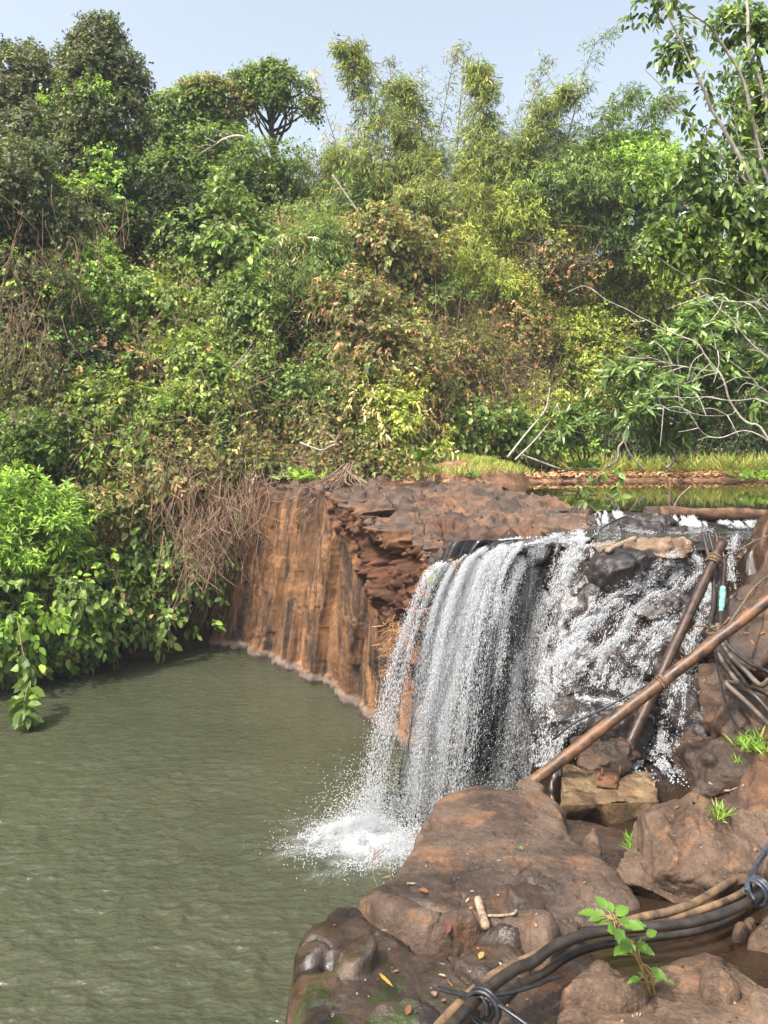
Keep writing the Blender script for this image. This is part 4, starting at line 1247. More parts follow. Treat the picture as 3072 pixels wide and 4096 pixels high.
def shrub(name, label, cat, blobs, style, palette, nsp, seed, mat=None, base=None, extra=(), gap=-0.25, front=0.3, scale=1.0, inner=0.5, stemn=9, stem_r=(.025, .006), group=None, stem_mat=None, twigs=0.12, lump=.45):
    r = np.random.default_rng(seed)
    blobs = np.asarray(blobs, float)
    if base is None:
        i = blobs[:, 2].argmin()
        base = blobs[i, :3] + np.array([0, blobs[i, 4] * 0.5, -blobs[i, 5] * 0.9])
    t = thing(name, label, cat, base, group)
    L, W, k, tw, dr, li, up, be = STY[style]
    c, out = blob_points(r, blobs, nsp, front, gap, inner=inner, lump=lump)
    sh = 0.55 if style == 'rosette' else 0.68
    V, Q, col, (tc, T) = sprays(r, c, out, k, L * scale, W * scale, palette, tw * scale, dr, up, be, li, spread=(1.5 if style == 'rosette' else 1.0), shoulder=sh)
    obj('foliage', V, Q, mat or M_leaf, t, col=col)
    for (nm, sty2, pal2, nsp2, gap2, sc2) in extra:
        L, W, k, tw, dr, li, up, be = STY[sty2]
        b2 = blobs.copy()
        b2[:, 3:6] *= 1.04
        c2, o2 = blob_points(r, b2, int(nsp2 * 1.7), front, gap2, fine=0.75, inner=0.15, lump=lump)
        if len(c2):
            V, Q, col, _ = sprays(r, c2, o2, k, L * sc2 * .8, W * sc2 * .8, pal2, tw * sc2, dr, up, be, li)
            obj(nm, V, Q, M_dry if pal2 in ('brown', 'straw') else (mat or M_leaf), t, col=col)
    sel = r.choice(len(c), min(stemn, len(c)), replace=False)
    paths, rads = stems(r, np.asarray(base, float), c[sel], *stem_r)
    ntw = int(len(tc) * twigs)
    if ntw:
        for j in r.choice(len(tc), ntw, replace=False):
            e = tc[j] + T[j] * tw
            paths.append(np.stack([tc[j] - T[j] * tw * r.uniform(.6, 2.2) + r.normal(size=3) * .08, tc[j], e]))
            rads.append((.008, .004))
    tube_obj('stems', paths, rads, stem_mat or M_vine, t, 4)
    return t

def at_hill(px, py, rx, ry, off=0.45, depth=0.8, d=None):
    if d is None:
        d = hill_hit(px, py)
        d = d - off * rx / F * d
    c = P(px, py, d)
    return [*c, rx / F * d, depth * rx / F * d, ry / F * d], d

N0 = 1.0
SHRUBS = [   # px, py, rx, ry, style, palette, sprays, extra layers, label
    (70, 1270, 230, 230, 'small', 'olive', 900, [('creeper', 'small', 'bright', 160, .15, 1)], 'dull olive leafy mass under the far left tree with one bright creeper patch'),
    (330, 1190, 210, 190, 'small', 'bright', 620, [('dull_leaves', 'small', 'olive', 300, .0, 1)], 'bright lime creeper heap at the foot of the tall vine covered tree'),
    (60, 1580, 210, 190, 'small', 'dusty', 800, [('creeper', 'ovate', 'bright', 90, .2, .9)], 'dusty green leafy mound at the left edge halfway down the bank'),
    (320, 1500, 220, 210, 'small', 'dark', 800, [('dry_leaves', 'ovate', 'brown', 50, .2, .7)], 'dark small leaved bush beside the pale leaning stem on the left bank'),
    (600, 1330, 230, 210, 'ovate', 'yellow', 560, [], 'green bush with scattered yellow leaves below the dark hollow on the left'),
    (100, 1800, 230, 150, 'small', 'mid', 620, [], 'mid green low bush just above the bright overhanging bush on the left'),
    (430, 1720, 240, 190, 'ovate', 'yellow', 600, [], 'broad green bush with many yellow leaves in the middle of the left bank'),
    (730, 1580, 240, 210, 'ovate', 'yellow', 620, [('dry_leaves', 'ovate', 'brown', 30, .3, .8)], 'rounded green bush with orange and yellow leaves right of the left bank middle'),
    (900, 1000, 270, 230, 'big', 'mid', 520, [('pale_leaves', 'big', 'bright', 60, .1, 1)], 'large leaved pale topped bush in front of the umbrella tree'),
    (930, 1340, 190, 200, 'ovate', 'mid', 560, [], 'green bush left of the dark hollow in the middle of the bank'),
    (640, 1900, 260, 150, 'ovate', 'mixed', 520, [('dry_leaves', 'long', 'brown', 60, .1, .8)], 'half dry bush above the cliff foot where brown vines hang'),
    (900, 1830, 220, 150, 'ovate', 'mid', 460, [('dry_leaves', 'ovate', 'brown', 50, .1, .8)], 'green and brown bush over the left end of the cliff'),
    (1030, 1620, 200, 190, 'ovate', 'mid', 520, [], 'fresh green bush below the dark hollow in the middle of the bank'),
    (380, 2080, 220, 170, 'ovate', 'mixed', 460, [], 'brownish green creeper mat on the left bank under the yellow leaved bushes'),
    (1210, 1060, 210, 160, 'cane', 'mid', 620, [('dry_leaves', 'cane', 'straw', 70, .1, 1)], 'drooping narrow leaved thicket with straw tips left of centre'),
    (1290, 1010, 160, 120, 'cane', 'bamboo', 420, [], 'small golden green thicket at the top of the centre bank'),
    (1310, 1290, 100, 120, 'long', 'dark', 320, [('seed_pods', 'long', 'brown', 110, -.1, .9)], 'dark vine bush hung with reddish brown pods beside the hollow'),
    (1570, 1060, 260, 210, 'big', 'mixed', 460, [('dry_leaves', 'long', 'brown', 60, .1, .7)], 'tangled bush with big green leaves and brown pods at the centre top'),
    (1500, 1380, 260, 220, 'ovate', 'mixed', 560, [('dry_leaves', 'long', 'brown', 150, -.1, .8), ('big_leaves', 'big', 'mid', 50, .1, 1.1)], 'brown and green vine heap in the centre of the bank'),
    (1350, 1460, 120, 140, 'big', 'mid', 200, [], 'bush of large grey green leaves at the left of the centre vine heap'),
    (1220, 1690, 230, 180, 'ovate', 'mid', 560, [('pale_stems', 'long', 'straw', 30, .2, .8)], 'green bush above the dry branches at the left of the cliff top'),
    (1520, 1690, 220, 160, 'ovate', 'lime', 440, [('dry_leaves', 'long', 'straw', 90, -.1, .9)], 'yellow green leafy bush over the root fan on the cliff top'),
    (1430, 1850, 140, 90, 'ovate', 'mixed', 220, [], 'low mixed bush directly above the root fan'),
    (1790, 1490, 200, 250, 'small', 'mixed', 560, [('dry_leaves', 'long', 'brown', 130, -.1, .7)], 'brown dry vine curtain with few leaves right of the centre heap'),
    (1880, 1170, 240, 220, 'cane', 'lime', 760, [], 'bright narrow leaved bamboo like thicket right of the centre'),
    (1880, 1730, 210, 150, 'big', 'mid', 330, [('dry_leaves', 'big', 'brown', 26, .2, .7)], 'big leaved climber above the grassy mound'),
    (2080, 1420, 200, 240, 'small', 'mixed', 560, [('dry_leaves', 'small', 'brown', 110, 0, 1)], 'reddish brown twiggy vine mass right of the dry curtain'),
    (2150, 1740, 150, 170, 'ovate', 'lime', 260, [('dry_leaves', 'ovate', 'brown', 30, .1, .9)], 'yellow green climber on pale arching stems above the bank'),
    (1730, 830, 250, 150, 'cane', 'bamboo', 800, [], 'golden green bamboo thicket below the middle canes'),
    (1150, 830, 230, 150, 'cane', 'bamboo', 640, [], 'golden green bamboo thicket below the umbrella tree'),
    (1420, 780, 170, 150, 'cane', 'mid', 460, [], 'darker bamboo thicket at the foot of the tallest leafy cane'),
    (2000, 880, 230, 150, 'cane', 'lime', 700, [], 'light green bamboo thicket behind the right hand dry tangle'),
    (2260, 790, 250, 160, 'long', 'mid', 620, [], 'glossy leaved rounded bush below the leaning canes on the right'),
    (2190, 930, 200, 110, 'ovate', 'lime', 420, [], 'yellow green leafy bush filling the gap above the pale twig tangle'),
    (2170, 1060, 230, 150, 'small', 'mixed', 360, [('dry_leaves', 'small', 'brown', 130, -.1, 1)], 'dry brown twiggy tangle below the glossy rounded bush'),
    (2430, 1120, 230, 190, 'small', 'lime', 700, [], 'feathery yellow green bush behind the bare pale branches'),
    (2330, 1420, 190, 220, 'small', 'lime', 620, [('big_leaves', 'ovate', 'mid', 60, .1, 1)], 'yellow green climber curtain left of the glossy rosette tree'),
    (2640, 880, 240, 230, 'ovate', 'mid', 620, [], 'green leafy bush behind the right hand tree trunk fork'),
    (2850, 1200, 280, 240, 'long', 'mid', 640, [], 'shady green bush behind the bare branches at the right'),
    (2330, 1840, 150, 90, 'ovate', 'bright', 220, [], 'low bright leaved plant at the edge of the sandy bank'),
    (2560, 1790, 240, 110, 'small', 'shade_dark', 700, [], 'dark hanging thicket in shade over the sandy bank'),
    (2960, 1690, 200, 140, 'long', 'shade_dark', 420, [], 'dark shrub in shade above the grass at the right edge'),
    (60, 900, 200, 220, 'small', 'olive', 900, [('creeper', 'small', 'bright', 90, .15, 1)], 'dull olive creeper wall under the smothered tree at the upper left edge'),
    (560, 900, 170, 190, 'small', 'dark', 700, [], 'dark shady bush right of the tall vine covered tree'),
    (1560, 650, 200, 150, 'cane', 'bamboo', 620, [], 'tall golden bamboo thicket around the foot of the short bare cane'),
    (1960, 670, 190, 140, 'cane', 'bamboo', 560, [], 'tall bamboo thicket around the foot of the rusty leafy cane'),
    (2180, 640, 170, 130, 'cane', 'mid', 460, [], 'green bamboo thicket under the cane bowing right'),
    (1290, 700, 130, 110, 'cane', 'bamboo', 300, [], 'thin yellowish bamboo thicket at the foot of the straw coloured cane'),
    (2480, 760, 200, 150, 'ovate', 'bright', 560, [], 'bright green bush below the far light green tree on the right'),
    (2700, 1080, 240, 170, 'ovate', 'lime', 620, [], 'sunlit yellow green bush directly behind the upper bare branches'),
    (2960, 950, 220, 200, 'long', 'mid', 620, [], 'drooping leaved green bush at the right edge behind the pale limbs'),
    (3000, 1420, 200, 200, 'long', 'dark', 520, [], 'deep green bush behind the bare branches at the right edge'),
    (1700, 1260, 180, 160, 'ovate', 'mid', 440, [], 'green leafy bush between the centre heap and the bright bamboo like thicket'),
    (2750, 1760, 220, 110, 'small', 'shade_dark', 460, [], 'dark thicket in the shade under the glossy rosette tree'),
    (2250, 1250, 160, 150, 'small', 'lime', 420, [], 'lime green bush right of the reddish twiggy vine mass'),
]
for i, (px, py, rx, ry, sty, pl_, nsp, ext, lab) in enumerate(SHRUBS):
    r = np.random.default_rng(900 + i)
    bl, d0 = at_hill(px, py, rx, ry)
    blobs = [bl]
    for j in range(3):
        a = r.uniform(-.75, .75, 2)
        s_ = r.uniform(.4, .62)
        b_, _ = at_hill(px + a[0] * rx, py + a[1] * ry, rx * s_, ry * s_, d=d0 - r.uniform(0, .35) * rx / F * d0)
        blobs.append(b_)
    nm = 'bamboo_thicket' if 'bamboo' in lab else ('vine_heap' if ('vine' in lab or 'creeper' in lab or 'climber' in lab) else 'bush')
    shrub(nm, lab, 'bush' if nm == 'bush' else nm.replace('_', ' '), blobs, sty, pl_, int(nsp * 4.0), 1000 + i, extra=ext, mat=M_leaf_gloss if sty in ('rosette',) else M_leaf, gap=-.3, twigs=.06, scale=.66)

# glossy rosette trees on the right
def rosette_tree(label, blobs, nsp, seed, base):
    t = shrub('broadleaf_tree', label, 'tree', blobs, 'rosette', 'gloss', nsp, seed, mat=M_leaf_gloss, base=base, gap=-.1, stemn=6, stem_r=(.035, .012), stem_mat=M_bark, scale=1.0, inner=.3, twigs=0.05)
    return t
bl = [at_hill(2650, 1480, 230, 120, d=20.5)[0], at_hill(2880, 1400, 220, 130, d=20.8)[0], at_hill(2500, 1620, 160, 80, d=20.2)[0], at_hill(2760, 1590, 220, 90, d=20.2)[0], at_hill(3000, 1570, 200, 120, d=20.8)[0], at_hill(2620, 1700, 150, 80, d=21.5)[0], at_hill(2900, 1300, 160, 90, d=21.3)[0]]
rosette_tree('glossy dark green tree with upright leaf rosettes over the upper pool bank', bl, 760, 1201, P(2760, 1850, 25.6))
rosette_tree('small glossy rosette sapling at the left foot of the larger rosette tree', [at_hill(2350, 1700, 110, 60, d=21.6)[0], at_hill(2420, 1640, 90, 50, d=21.2)[0], at_hill(2290, 1760, 50, 30, d=21.8)[0]], 130, 1203, P(2330, 1870, 24.0))

# bright bush hanging over the pool at the left, with its trailing vine
b0 = P(-60, 2450, 16.0)
bl = [at_hill(60, 2000, 260, 120, d=16.9)[0], at_hill(180, 2120, 200, 110, d=16.5)[0], at_hill(20, 2180, 260, 130, d=16.2)[0]]
shrub('overhanging_bush', 'bright green bush of narrow upright leaves overhanging the pool at the left', 'bush', bl, 'lance', 'bright', 2800, 1301, base=b0, gap=-.3, inner=.5, stemn=14, scale=.75)
bl = [at_hill(100, 2360, 260, 140, d=15.8)[0], at_hill(330, 2330, 200, 140, d=16.6)[0], at_hill(60, 2540, 200, 120, d=15.4)[0], at_hill(300, 2500, 170, 120, d=16.4)[0], at_hill(-100, 2420, 220, 200, d=15.2)[0]]
shrub('leafy_creeper', 'broad leaved creeper hanging down to the pool under the bright narrow leaved bush', 'creeper', bl, 'big', 'mid', 1250, 1303, base=b0 + np.array([.3, .4, .4]), gap=-.2, scale=.66, stemn=16,
      extra=[('bright_leaves', 'big', 'bright', 120, 0, .85)])
bl = [at_hill(560, 2210, 200, 150, d=18.0)[0], at_hill(720, 2080, 170, 110, d=18.6)[0], at_hill(480, 2380, 160, 130, d=17.4)[0], at_hill(760, 2330, 110, 160, d=18.1)[0], at_hill(600, 2480, 110, 70, d=17.2)[0]]
shrub('leafy_creeper', 'sunlit broad leaved creeper on the brown bank left of the cliff', 'creeper', bl, 'big', 'mid', 520, 1305, gap=-.05, scale=.68, stemn=18, inner=.3, twigs=.3, extra=[('bright_leaves', 'big', 'bright', 70, .1, .85)])

def vine_strand(label, pts, nleaf, L, seed, palette='mid', rad=.006, name='hanging_vine', mat=None):
    r = np.random.default_rng(seed)
    p = smooth_path(pts, 40)
    t = thing(name, label, 'vine', p[0])
    tube_obj('stem', [p], rad, M_vine, t, 5)
    c = p[r.integers(4, 40, nleaf)]
    o_ = nrm(rnd_dir(r, nleaf) * np.array([1, 1, .4]) + np.array([0, -.4, 0]))
    V, Q, col, _ = sprays(r, c, o_, 3, L, L * .56, palette, L * .5, .55, .6, .2, .1)
    obj('leaves', V, Q, mat or M_leaf, t, col=col)
    return t
vine_strand('leafy vine trailing down to the pool surface at the far left', [P(70, 2480, 14.4), P(90, 2600, 13.9), P(120, 2700, 13.6), P(100, 2790, 13.3), P(95, 2890, 13.1)], 30, .26, 1401)
vine_strand('leafy sprig dangling in front of the left end of the upper pool', [P(2440, 1830, 10.4), P(2400, 1900, 10.4), P(2330, 1950, 10.4), P(2350, 2010, 10.3), P(2400, 2050, 10.3)], 10, .11, 1403, 'gloss')
vine_strand('second leafy sprig dangling beside the first over the upper pool', [P(2440, 1830, 10.5), P(2480, 1900, 10.5), P(2470, 1960, 10.4), P(2500, 2010, 10.4)], 8, .11, 1404, 'gloss')
vine_strand('leafy tendril hanging off the left tree crown against the sky', [P(560, 230, 25), P(590, 300, 24.6), P(620, 340, 24.6), P(635, 400, 24.6)], 8, .16, 1405, 'olive')

# ---- big trees
def tree(name, label, blobs, style, palette, nsp, seed, trunk, limbs=6, r0=.22, scale=1.0, extra=(), gap=-.25, mat_b=None, inner=.5, front=.35, lump=.28):
    r = np.random.default_rng(seed)
    trunk = np.asarray(trunk, float)
    t = thing(name, label, 'tree', trunk[0])
    L, W, k, tw, dr, li, up, be = STY[style]
    c, out = blob_points(r, blobs, int(nsp * 1.5), front, gap, fine=1.1, inner=inner, lump=lump * 1.3)
    V, Q, col, _ = sprays(r, c, out, k, L * scale * .85, W * scale * .85, palette, tw * scale, dr, up, be, li)
    cr = obj('crown', V, Q, M_leaf, t, col=col)
    for (nm, sty2, pal2, nsp2, gap2, sc2, b2) in extra:
        L, W, k, tw, dr, li, up, be = STY[sty2]
        c2, o2 = blob_points(r, b2, nsp2, front, gap2, fine=.7, inner=.2, lump=lump)
        V, Q, col, _ = sprays(r, c2, o2, k, L * sc2, W * sc2, pal2, tw * sc2, dr, up, be, li)
        obj(nm, V, Q, M_leaf, t, col=col)
    tp = smooth_path(trunk, 24)
    paths, rads = [tp], [np.linspace(r0, r0 * .35, 24)]
    b = np.asarray(blobs, float)
    for j in range(limbs):
        q = b[j % len(b), :3] + rnd_dir(r, 1)[0] * b[j % len(b), 3:6] * .75
        s0 = tp[r.integers(10, 22)]
        mid = s0 * .5 + q * .5 + r.normal(size=3) * .25
        paths.append(smooth_path([s0, mid, q], 10)); rads.append((r0 * .35, .02))
        for _ in range(2):
            e = q + r.normal(size=3) * .2
            paths.append(smooth_path([mid, (mid + e) / 2 + r.normal(size=3) * .15, e], 7)); rads.append((.03, .008))
    tube_obj('trunk', paths, rads, mat_b or M_bark, t, 7)
    return t
def B(px, py, rx, ry, d, depth=.8):
    d = min(d, hill_hit(px, py) - .35 * rx / F * d)
    return at_hill(px, py, rx, ry, d=d, depth=depth)[0]
tree('vine_draped_tree', 'dark olive vine smothered tree filling the upper left edge', [B(60, 360, 200, 150, 26), B(200, 330, 110, 110, 25.6), B(120, 600, 230, 210, 25.4), B(40, 850, 230, 220, 25), B(170, 1020, 170, 160, 24.6), B(-120, 500, 160, 300, 26)],
     'small', 'olive', 6500, 1501, [P(60, 1250, 26), P(70, 800, 26.4), P(60, 400, 26.4)], 8, scale=1.05, lump=.35, gap=-.6, inner=.3, extra=[('creeper', 'small', 'bright', 420, .1, 1, [B(40, 700, 120, 160, 24.7), B(60, 1010, 120, 120, 24.2), B(230, 470, 100, 70, 24.9)])])
tree('vine_draped_tree', 'tall pointed tree draped in bright green creeper at the upper left', [B(400, 190, 90, 100, 24.6), B(440, 290, 120, 110, 24.6), B(380, 330, 130, 120, 24.5), B(420, 500, 150, 150, 24.3), B(380, 720, 140, 180, 24.3), B(330, 900, 150, 120, 24.2)],
     'small', 'olive', 5200, 1503, [P(400, 1250, 25), P(420, 700, 25), P(410, 160, 24.8)], 8, scale=1.0, lump=.3, gap=-.55, inner=.3, extra=[('creeper', 'ovate', 'bright', 620, .0, .55, [B(400, 400, 110, 60, 23.9), B(440, 470, 70, 90, 23.9), B(490, 590, 60, 150, 23.8), B(350, 600, 80, 110, 23.7), B(420, 620, 90, 60, 23.8)]),
      ('yellow_creeper', 'small', 'bright', 620, -.2, 1.1, [B(330, 850, 130, 110, 23.6), B(430, 800, 90, 120, 23.7)])])
tree('rounded_tree', 'rounded mid green tree between the tall vine tree and the umbrella tree', [B(720, 470, 130, 100, 30), B(830, 430, 120, 80, 30.5), B(680, 600, 140, 130, 29.5), B(830, 600, 150, 120, 29.5), B(760, 720, 190, 100, 29), B(640, 740, 110, 120, 28.6)], 'ovate', 'mid', 4200, 1505,
     [P(760, 1100, 30), P(760, 800, 30), P(760, 450, 30)], 8, scale=1.0)
tree('rounded_tree', 'dull brown topped tree peeping out behind the rounded green tree', [B(830, 380, 110, 40, 36), B(900, 420, 80, 60, 36)], 'small', 'mixed', 520, 1507, [P(850, 900, 36), P(850, 600, 36), P(850, 380, 36)], 4, scale=1.3)
tree('umbrella_tree', 'flat topped tree with a dark trunk standing against the sky', [B(1030, 300, 50, 30, 31), B(1090, 275, 40, 22, 31), B(1150, 330, 50, 26, 31), B(960, 330, 40, 28, 31), B(1200, 385, 55, 26, 31), B(1120, 385, 60, 28, 31), B(1000, 385, 50, 26, 31), B(1250, 430, 30, 20, 31), B(1070, 345, 60, 26, 31)], 'small', 'mid', 1000, 1509,
     [P(1100, 1000, 31), P(1100, 700, 31), P(1085, 520, 31), P(1100, 360, 31)], 18, r0=.2, scale=1.1, gap=-.1, lump=.95, inner=.9, extra=[('brown_leaves', 'cane', 'mixed', 90, .1, .9, [B(1080, 400, 90, 60, 30.6)])])
tree('spreading_tree', 'spreading tree with flat feathery layers and pale limbs below the umbrella tree', [B(900, 580, 150, 28, 29), B(1060, 630, 180, 34, 28.5), B(820, 640, 90, 30, 28.8), B(1150, 700, 120, 40, 28.5), B(980, 700, 160, 40, 28.3)], 'small', 'mid', 1000, 1511,
     [P(1250, 1000, 29), P(1180, 760, 29), P(1050, 610, 28.8), P(880, 560, 28.8), P(780, 610, 28.8)], 10, r0=.13, scale=1.0, gap=0.0, mat_b=M_pale_bark)
tree('rounded_tree', 'dark shady tree behind the large leaved pale topped bush', [B(700, 880, 190, 110, 28), B(900, 820, 200, 100, 28.4), B(560, 1000, 130, 180, 27), B(1060, 850, 130, 80, 28.4)], 'small', 'dark', 3200, 1513, [P(760, 1150, 28.5), P(760, 980, 28.5), P(760, 850, 28.5)], 6, scale=1.1)
tree('rounded_tree', 'bright light green tree far behind the forked tree on the right', [B(2450, 640, 120, 80, 32), B(2560, 620, 110, 70, 32), B(2380, 720, 120, 80, 31), B(2600, 720, 160, 80, 31)], 'ovate', 'bright', 2200, 1515, [P(2500, 1100, 32), P(2500, 800, 32), P(2500, 620, 32)], 6)

# ---- bamboo canes
def cane(label, pts, d, leafy, seed, top_tuft=.5, start=.12, palette='bamboo', rad=.035, width=1.0):
    r = np.random.default_rng(seed)
    q = [P(x, y, d) for x, y in pts]
    b_ = q[0].copy(); b_[2] -= 3.0
    p = smooth_path([b_] + q, 70)
    t = thing('bamboo_cane', label, 'bamboo', p[0], 'bamboo canes against the sky')
    paths, rads = [p], [np.linspace(rad, rad * .15, 70)]
    nb = int(24 + 34 * leafy)
    cs, os_ = [], []
    for f in np.linspace(start, .995, nb):
        c = p[int(f * 69)]
        tg = nrm((p[min(69, int(f * 69) + 1)] - p[int(f * 69) - 1])[None])[0]
        for sgn in (1, -1):
            a = r.uniform(0, 2 * math.pi)
            side = np.array([math.cos(a), .6 * math.sin(a), 0])
            ln = .8 * width * r.uniform(.4, 1.25) * (1.3 - 1.0 * f)
            e = c + side * ln * .75 + tg * ln * .6
            tip = e + side * ln * .35 - np.array([0, 0, .18 * ln])
            pp_ = smooth_path([c, e, tip], 8)
            paths.append(pp_); rads.append((.009, .004))
            for m in range(3, 8):
                if r.random() < .35 + .5 * leafy:
                    cs.append(pp_[m]); os_.append(side)
    tube_obj('stem', paths, rads, M_bamboo, t, 4)
    cs, os_ = np.array(cs), np.array(os_)
    rep = 1 if leafy < .9 else 2
    cs = np.repeat(cs, rep, 0) + r.normal(size=(len(cs) * rep, 3)) * (.03 + .12 * leafy)
    os_ = np.repeat(os_, rep, 0)
    V, Q, col, _ = sprays(r, cs, os_, 3 if leafy < .5 else 5, .19 if leafy < .5 else .23, .034 if leafy < .5 else .038, palette, .22, .55, .4, .15, .2)
    obj('leaves', V, Q, M_leaf, t, col=col)
CANES = [
    ([(1640, 780), (1570, 560), (1480, 380), (1410, 250), (1385, 190)], 28.5, 1.0, 'bamboo', 1.0, 'leafiest bamboo cane arching left with a drooping plume, tallest near the centre'),
    ([(1460, 700), (1455, 520), (1440, 300), (1420, 175)], 28.8, .6, 'bamboo', .9, 'upright leafy cane with a drooping head just behind the arching plume'),
    ([(1700, 700), (1660, 520), (1625, 400), (1600, 335)], 29, 1.0, 'bamboo', .9, 'shorter golden leafy cane right of the tallest plume'),
    ([(1420, 760), (1340, 560), (1280, 370), (1255, 280)], 29.5, .12, 'straw', .7, 'nearly bare straw coloured cane leaning left beside the umbrella tree'),
    ([(1730, 650), (1725, 520), (1690, 380), (1690, 270)], 30, .12, 'mixed', .8, 'thin almost leafless cane left of the pair of bare canes'),
    ([(1735, 640), (1775, 440), (1810, 260), (1830, 200)], 30, .1, 'mixed', .7, 'thin bare cane leaning right in the centre of the skyline'),
    ([(1580, 620), (1575, 400), (1560, 280), (1550, 240)], 30.5, .12, 'mixed', .6, 'short bare cane directly right of the plume'),
    ([(1830, 600), (1840, 420), (1855, 260), (1845, 180)], 29.5, .22, 'mixed', .9, 'tall open branched bare cane with a feathery top in the centre'),
    ([(1900, 680), (1920, 480), (1925, 340), (1905, 268)], 28.5, 1.0, 'bamboo', .8, 'dense rusty green leafy cane right of the tall open cane'),
    ([(2040, 760), (2090, 520), (2145, 350), (2185, 225)], 28.5, .45, 'bamboo', .9, 'leaning cane with a light feathery head right of the rusty cane'),
    ([(2080, 780), (2140, 540), (2210, 420), (2290, 360)], 28, .95, 'bamboo', .9, 'leafy cane bowing right under the light feathery head'),
    ([(2260, 640), (2310, 400), (2370, 200), (2440, 115)], 28, .3, 'mid', .8, 'tallest slender cane on the right curving over at its tip'),
    ([(2370, 660), (2420, 520), (2470, 430), (2540, 350)], 28.5, .85, 'mid', .9, 'leafy cane leaning right beside the forked tree'),
    ([(2500, 640), (2560, 520), (2630, 420), (2680, 390)], 29, .8, 'mid', .9, 'greyish leafy cane half hidden behind the forked tree leaves'),
]
for i, (pts, d, lf, pl_, w_, lab) in enumerate(CANES):
    cane(lab, pts, d, lf, 1600 + i, palette=pl_, width=w_)
# ---- forked tree leaning in from the right, pale limbs, large drooping leaves
rt = np.random.default_rng(1700)
TD = 10.0
def br(pts, d0=TD, d1=None):
    return path_d(pts, d0, d1 or d0)
limbs = [
    ([(3330, 2150), (3220, 1500), (3072, 864), (3035, 802), (2961, 630), (2900, 525), (2844, 420), (2801, 321), (2751, 228), (2696, 105), (2640, 0), (2600, -80)], .05, .012),
    ([(3330, 2150), (3180, 1150), (3072, 830), (2912, 660), (2832, 568), (2757, 487), (2696, 420), (2640, 345), (2572, 278)], .035, .006),
    ([(3400, 2150), (3250, 1100), (3072, 420), (3023, 278), (2992, 185), (2986, 49), (2990, -80)], .06, .02),
    ([(3250, 1200), (3072, 720), (2960, 300), (2856, 136), (2819, 93), (2757, 49), (2680, -30)], .04, .012),
    ([(3300, 1700), (3090, 900), (2986, 697), (2973, 617), (2943, 525), (2920, 420)], .03, .008),
    ([(3300, 1700), (3072, 740), (3030, 620), (2990, 520), (2985, 440)], .028, .008),
    ([(3072, 864), (3000, 780), (2900, 700), (2830, 640), (2760, 590)], .02, .005),
    ([(3330, 2150), (3150, 1550), (3072, 1438), (3017, 1383), (2967, 1327), (2912, 1265), (2844, 1204), (2776, 1123), (2696, 1068), (2591, 1000), (2530, 960)], .03, .006),
    ([(3350, 2200), (3072, 1753), (2998, 1691), (2937, 1629), (2900, 1549), (2869, 1487), (2825, 1426), (2776, 1364), (2684, 1333), (2603, 1296), (2517, 1247), (2418, 1191), (2357, 1148)], .04, .005),
    ([(2863, 1481), (2776, 1469), (2690, 1457), (2591, 1426), (2492, 1370)], .014, .004),
    ([(3250, 1500), (3072, 1235), (2961, 1160), (2868, 1105), (2795, 1049), (2730, 990)], .026, .006),
    ([(3250, 1500), (3072, 1215), (3022, 1213), (2911, 1210), (2819, 1179), (2745, 1123)], .022, .005),
    ([(3300, 1800), (3072, 1574), (3035, 1549), (2973, 1487), (2900, 1426), (2840, 1380)], .024, .005),
    ([(3300, 1900), (3072, 1617), (2911, 1605), (2819, 1592), (2724, 1592), (2634, 1580)], .02, .004),
    ([(3300, 1950), (3023, 1731), (2868, 1750), (2800, 1728), (2757, 1666), (2720, 1605), (2714, 1530), (2684, 1469)], .022, .005),
    ([(2948, 1640), (2911, 1657), (2788, 1660), (2690, 1645), (2646, 1623), (2634, 1580)], .012, .004),
    ([(3072, 1180), (3000, 1090), (2960, 1040), (2900, 1000)], .02, .006),
    ([(3072, 1000), (2990, 930), (2900, 890), (2800, 850), (2740, 820)], .018, .005),
]
lt = thing('forked_tree', 'near tree with pale forked limbs and large drooping leaves leaning in from the right', 'tree', P(3330, 2250, TD))
paths, rads = [], []
for k, (pts, r0, r1) in enumerate(limbs):
    dd = TD + (0.6 * ((k * 37) % 11) / 11 - .3)
    pp = smooth_path(br(pts, TD + .2, dd), 40)
    pp = pp + 0.02 * np.stack([vnoise(pp * 4, 17 + k), vnoise(pp * 4 + 5, 18 + k), vnoise(pp * 4 + 9, 19 + k)], 1)
    paths.append(pp); rads.append((r0 * (.46 if k >= 7 else .7), r1 * .7))
# short side twigs
for k in range(90):
    p = paths[rt.integers(0, len(limbs))]
    i = rt.integers(8, 38)
    dr = nrm((rnd_dir(rt, 1)[0] * np.array([1, .7, .7]) + np.array([-.5, 0, .1]))[None])[0]
    ln = rt.uniform(.15, .5)
    paths.append(smooth_path([p[i], p[i] + dr * ln * .5 + rt.normal(size=3) * .03, p[i] + dr * ln - np.array([0, 0, .06])], 7)); rads.append((.007, .003))
tube_obj('trunk', paths, rads, M_pale_bark, lt, 7)
for k in range(170):
    p = paths[rt.integers(7, len(limbs))]
    i = rt.integers(4, 38)
    dr = nrm((rnd_dir(rt, 1)[0] * np.array([1, .6, .8]) + np.array([-.7, 0, .25]))[None])[0]
    ln = rt.uniform(.25, .9)
    paths.append(smooth_path([p[i], p[i] + dr * ln * .5 + rt.normal(size=3) * .05, p[i] + dr * ln + rt.normal(size=3) * .06], 8)); rads.append((.0055, .002))
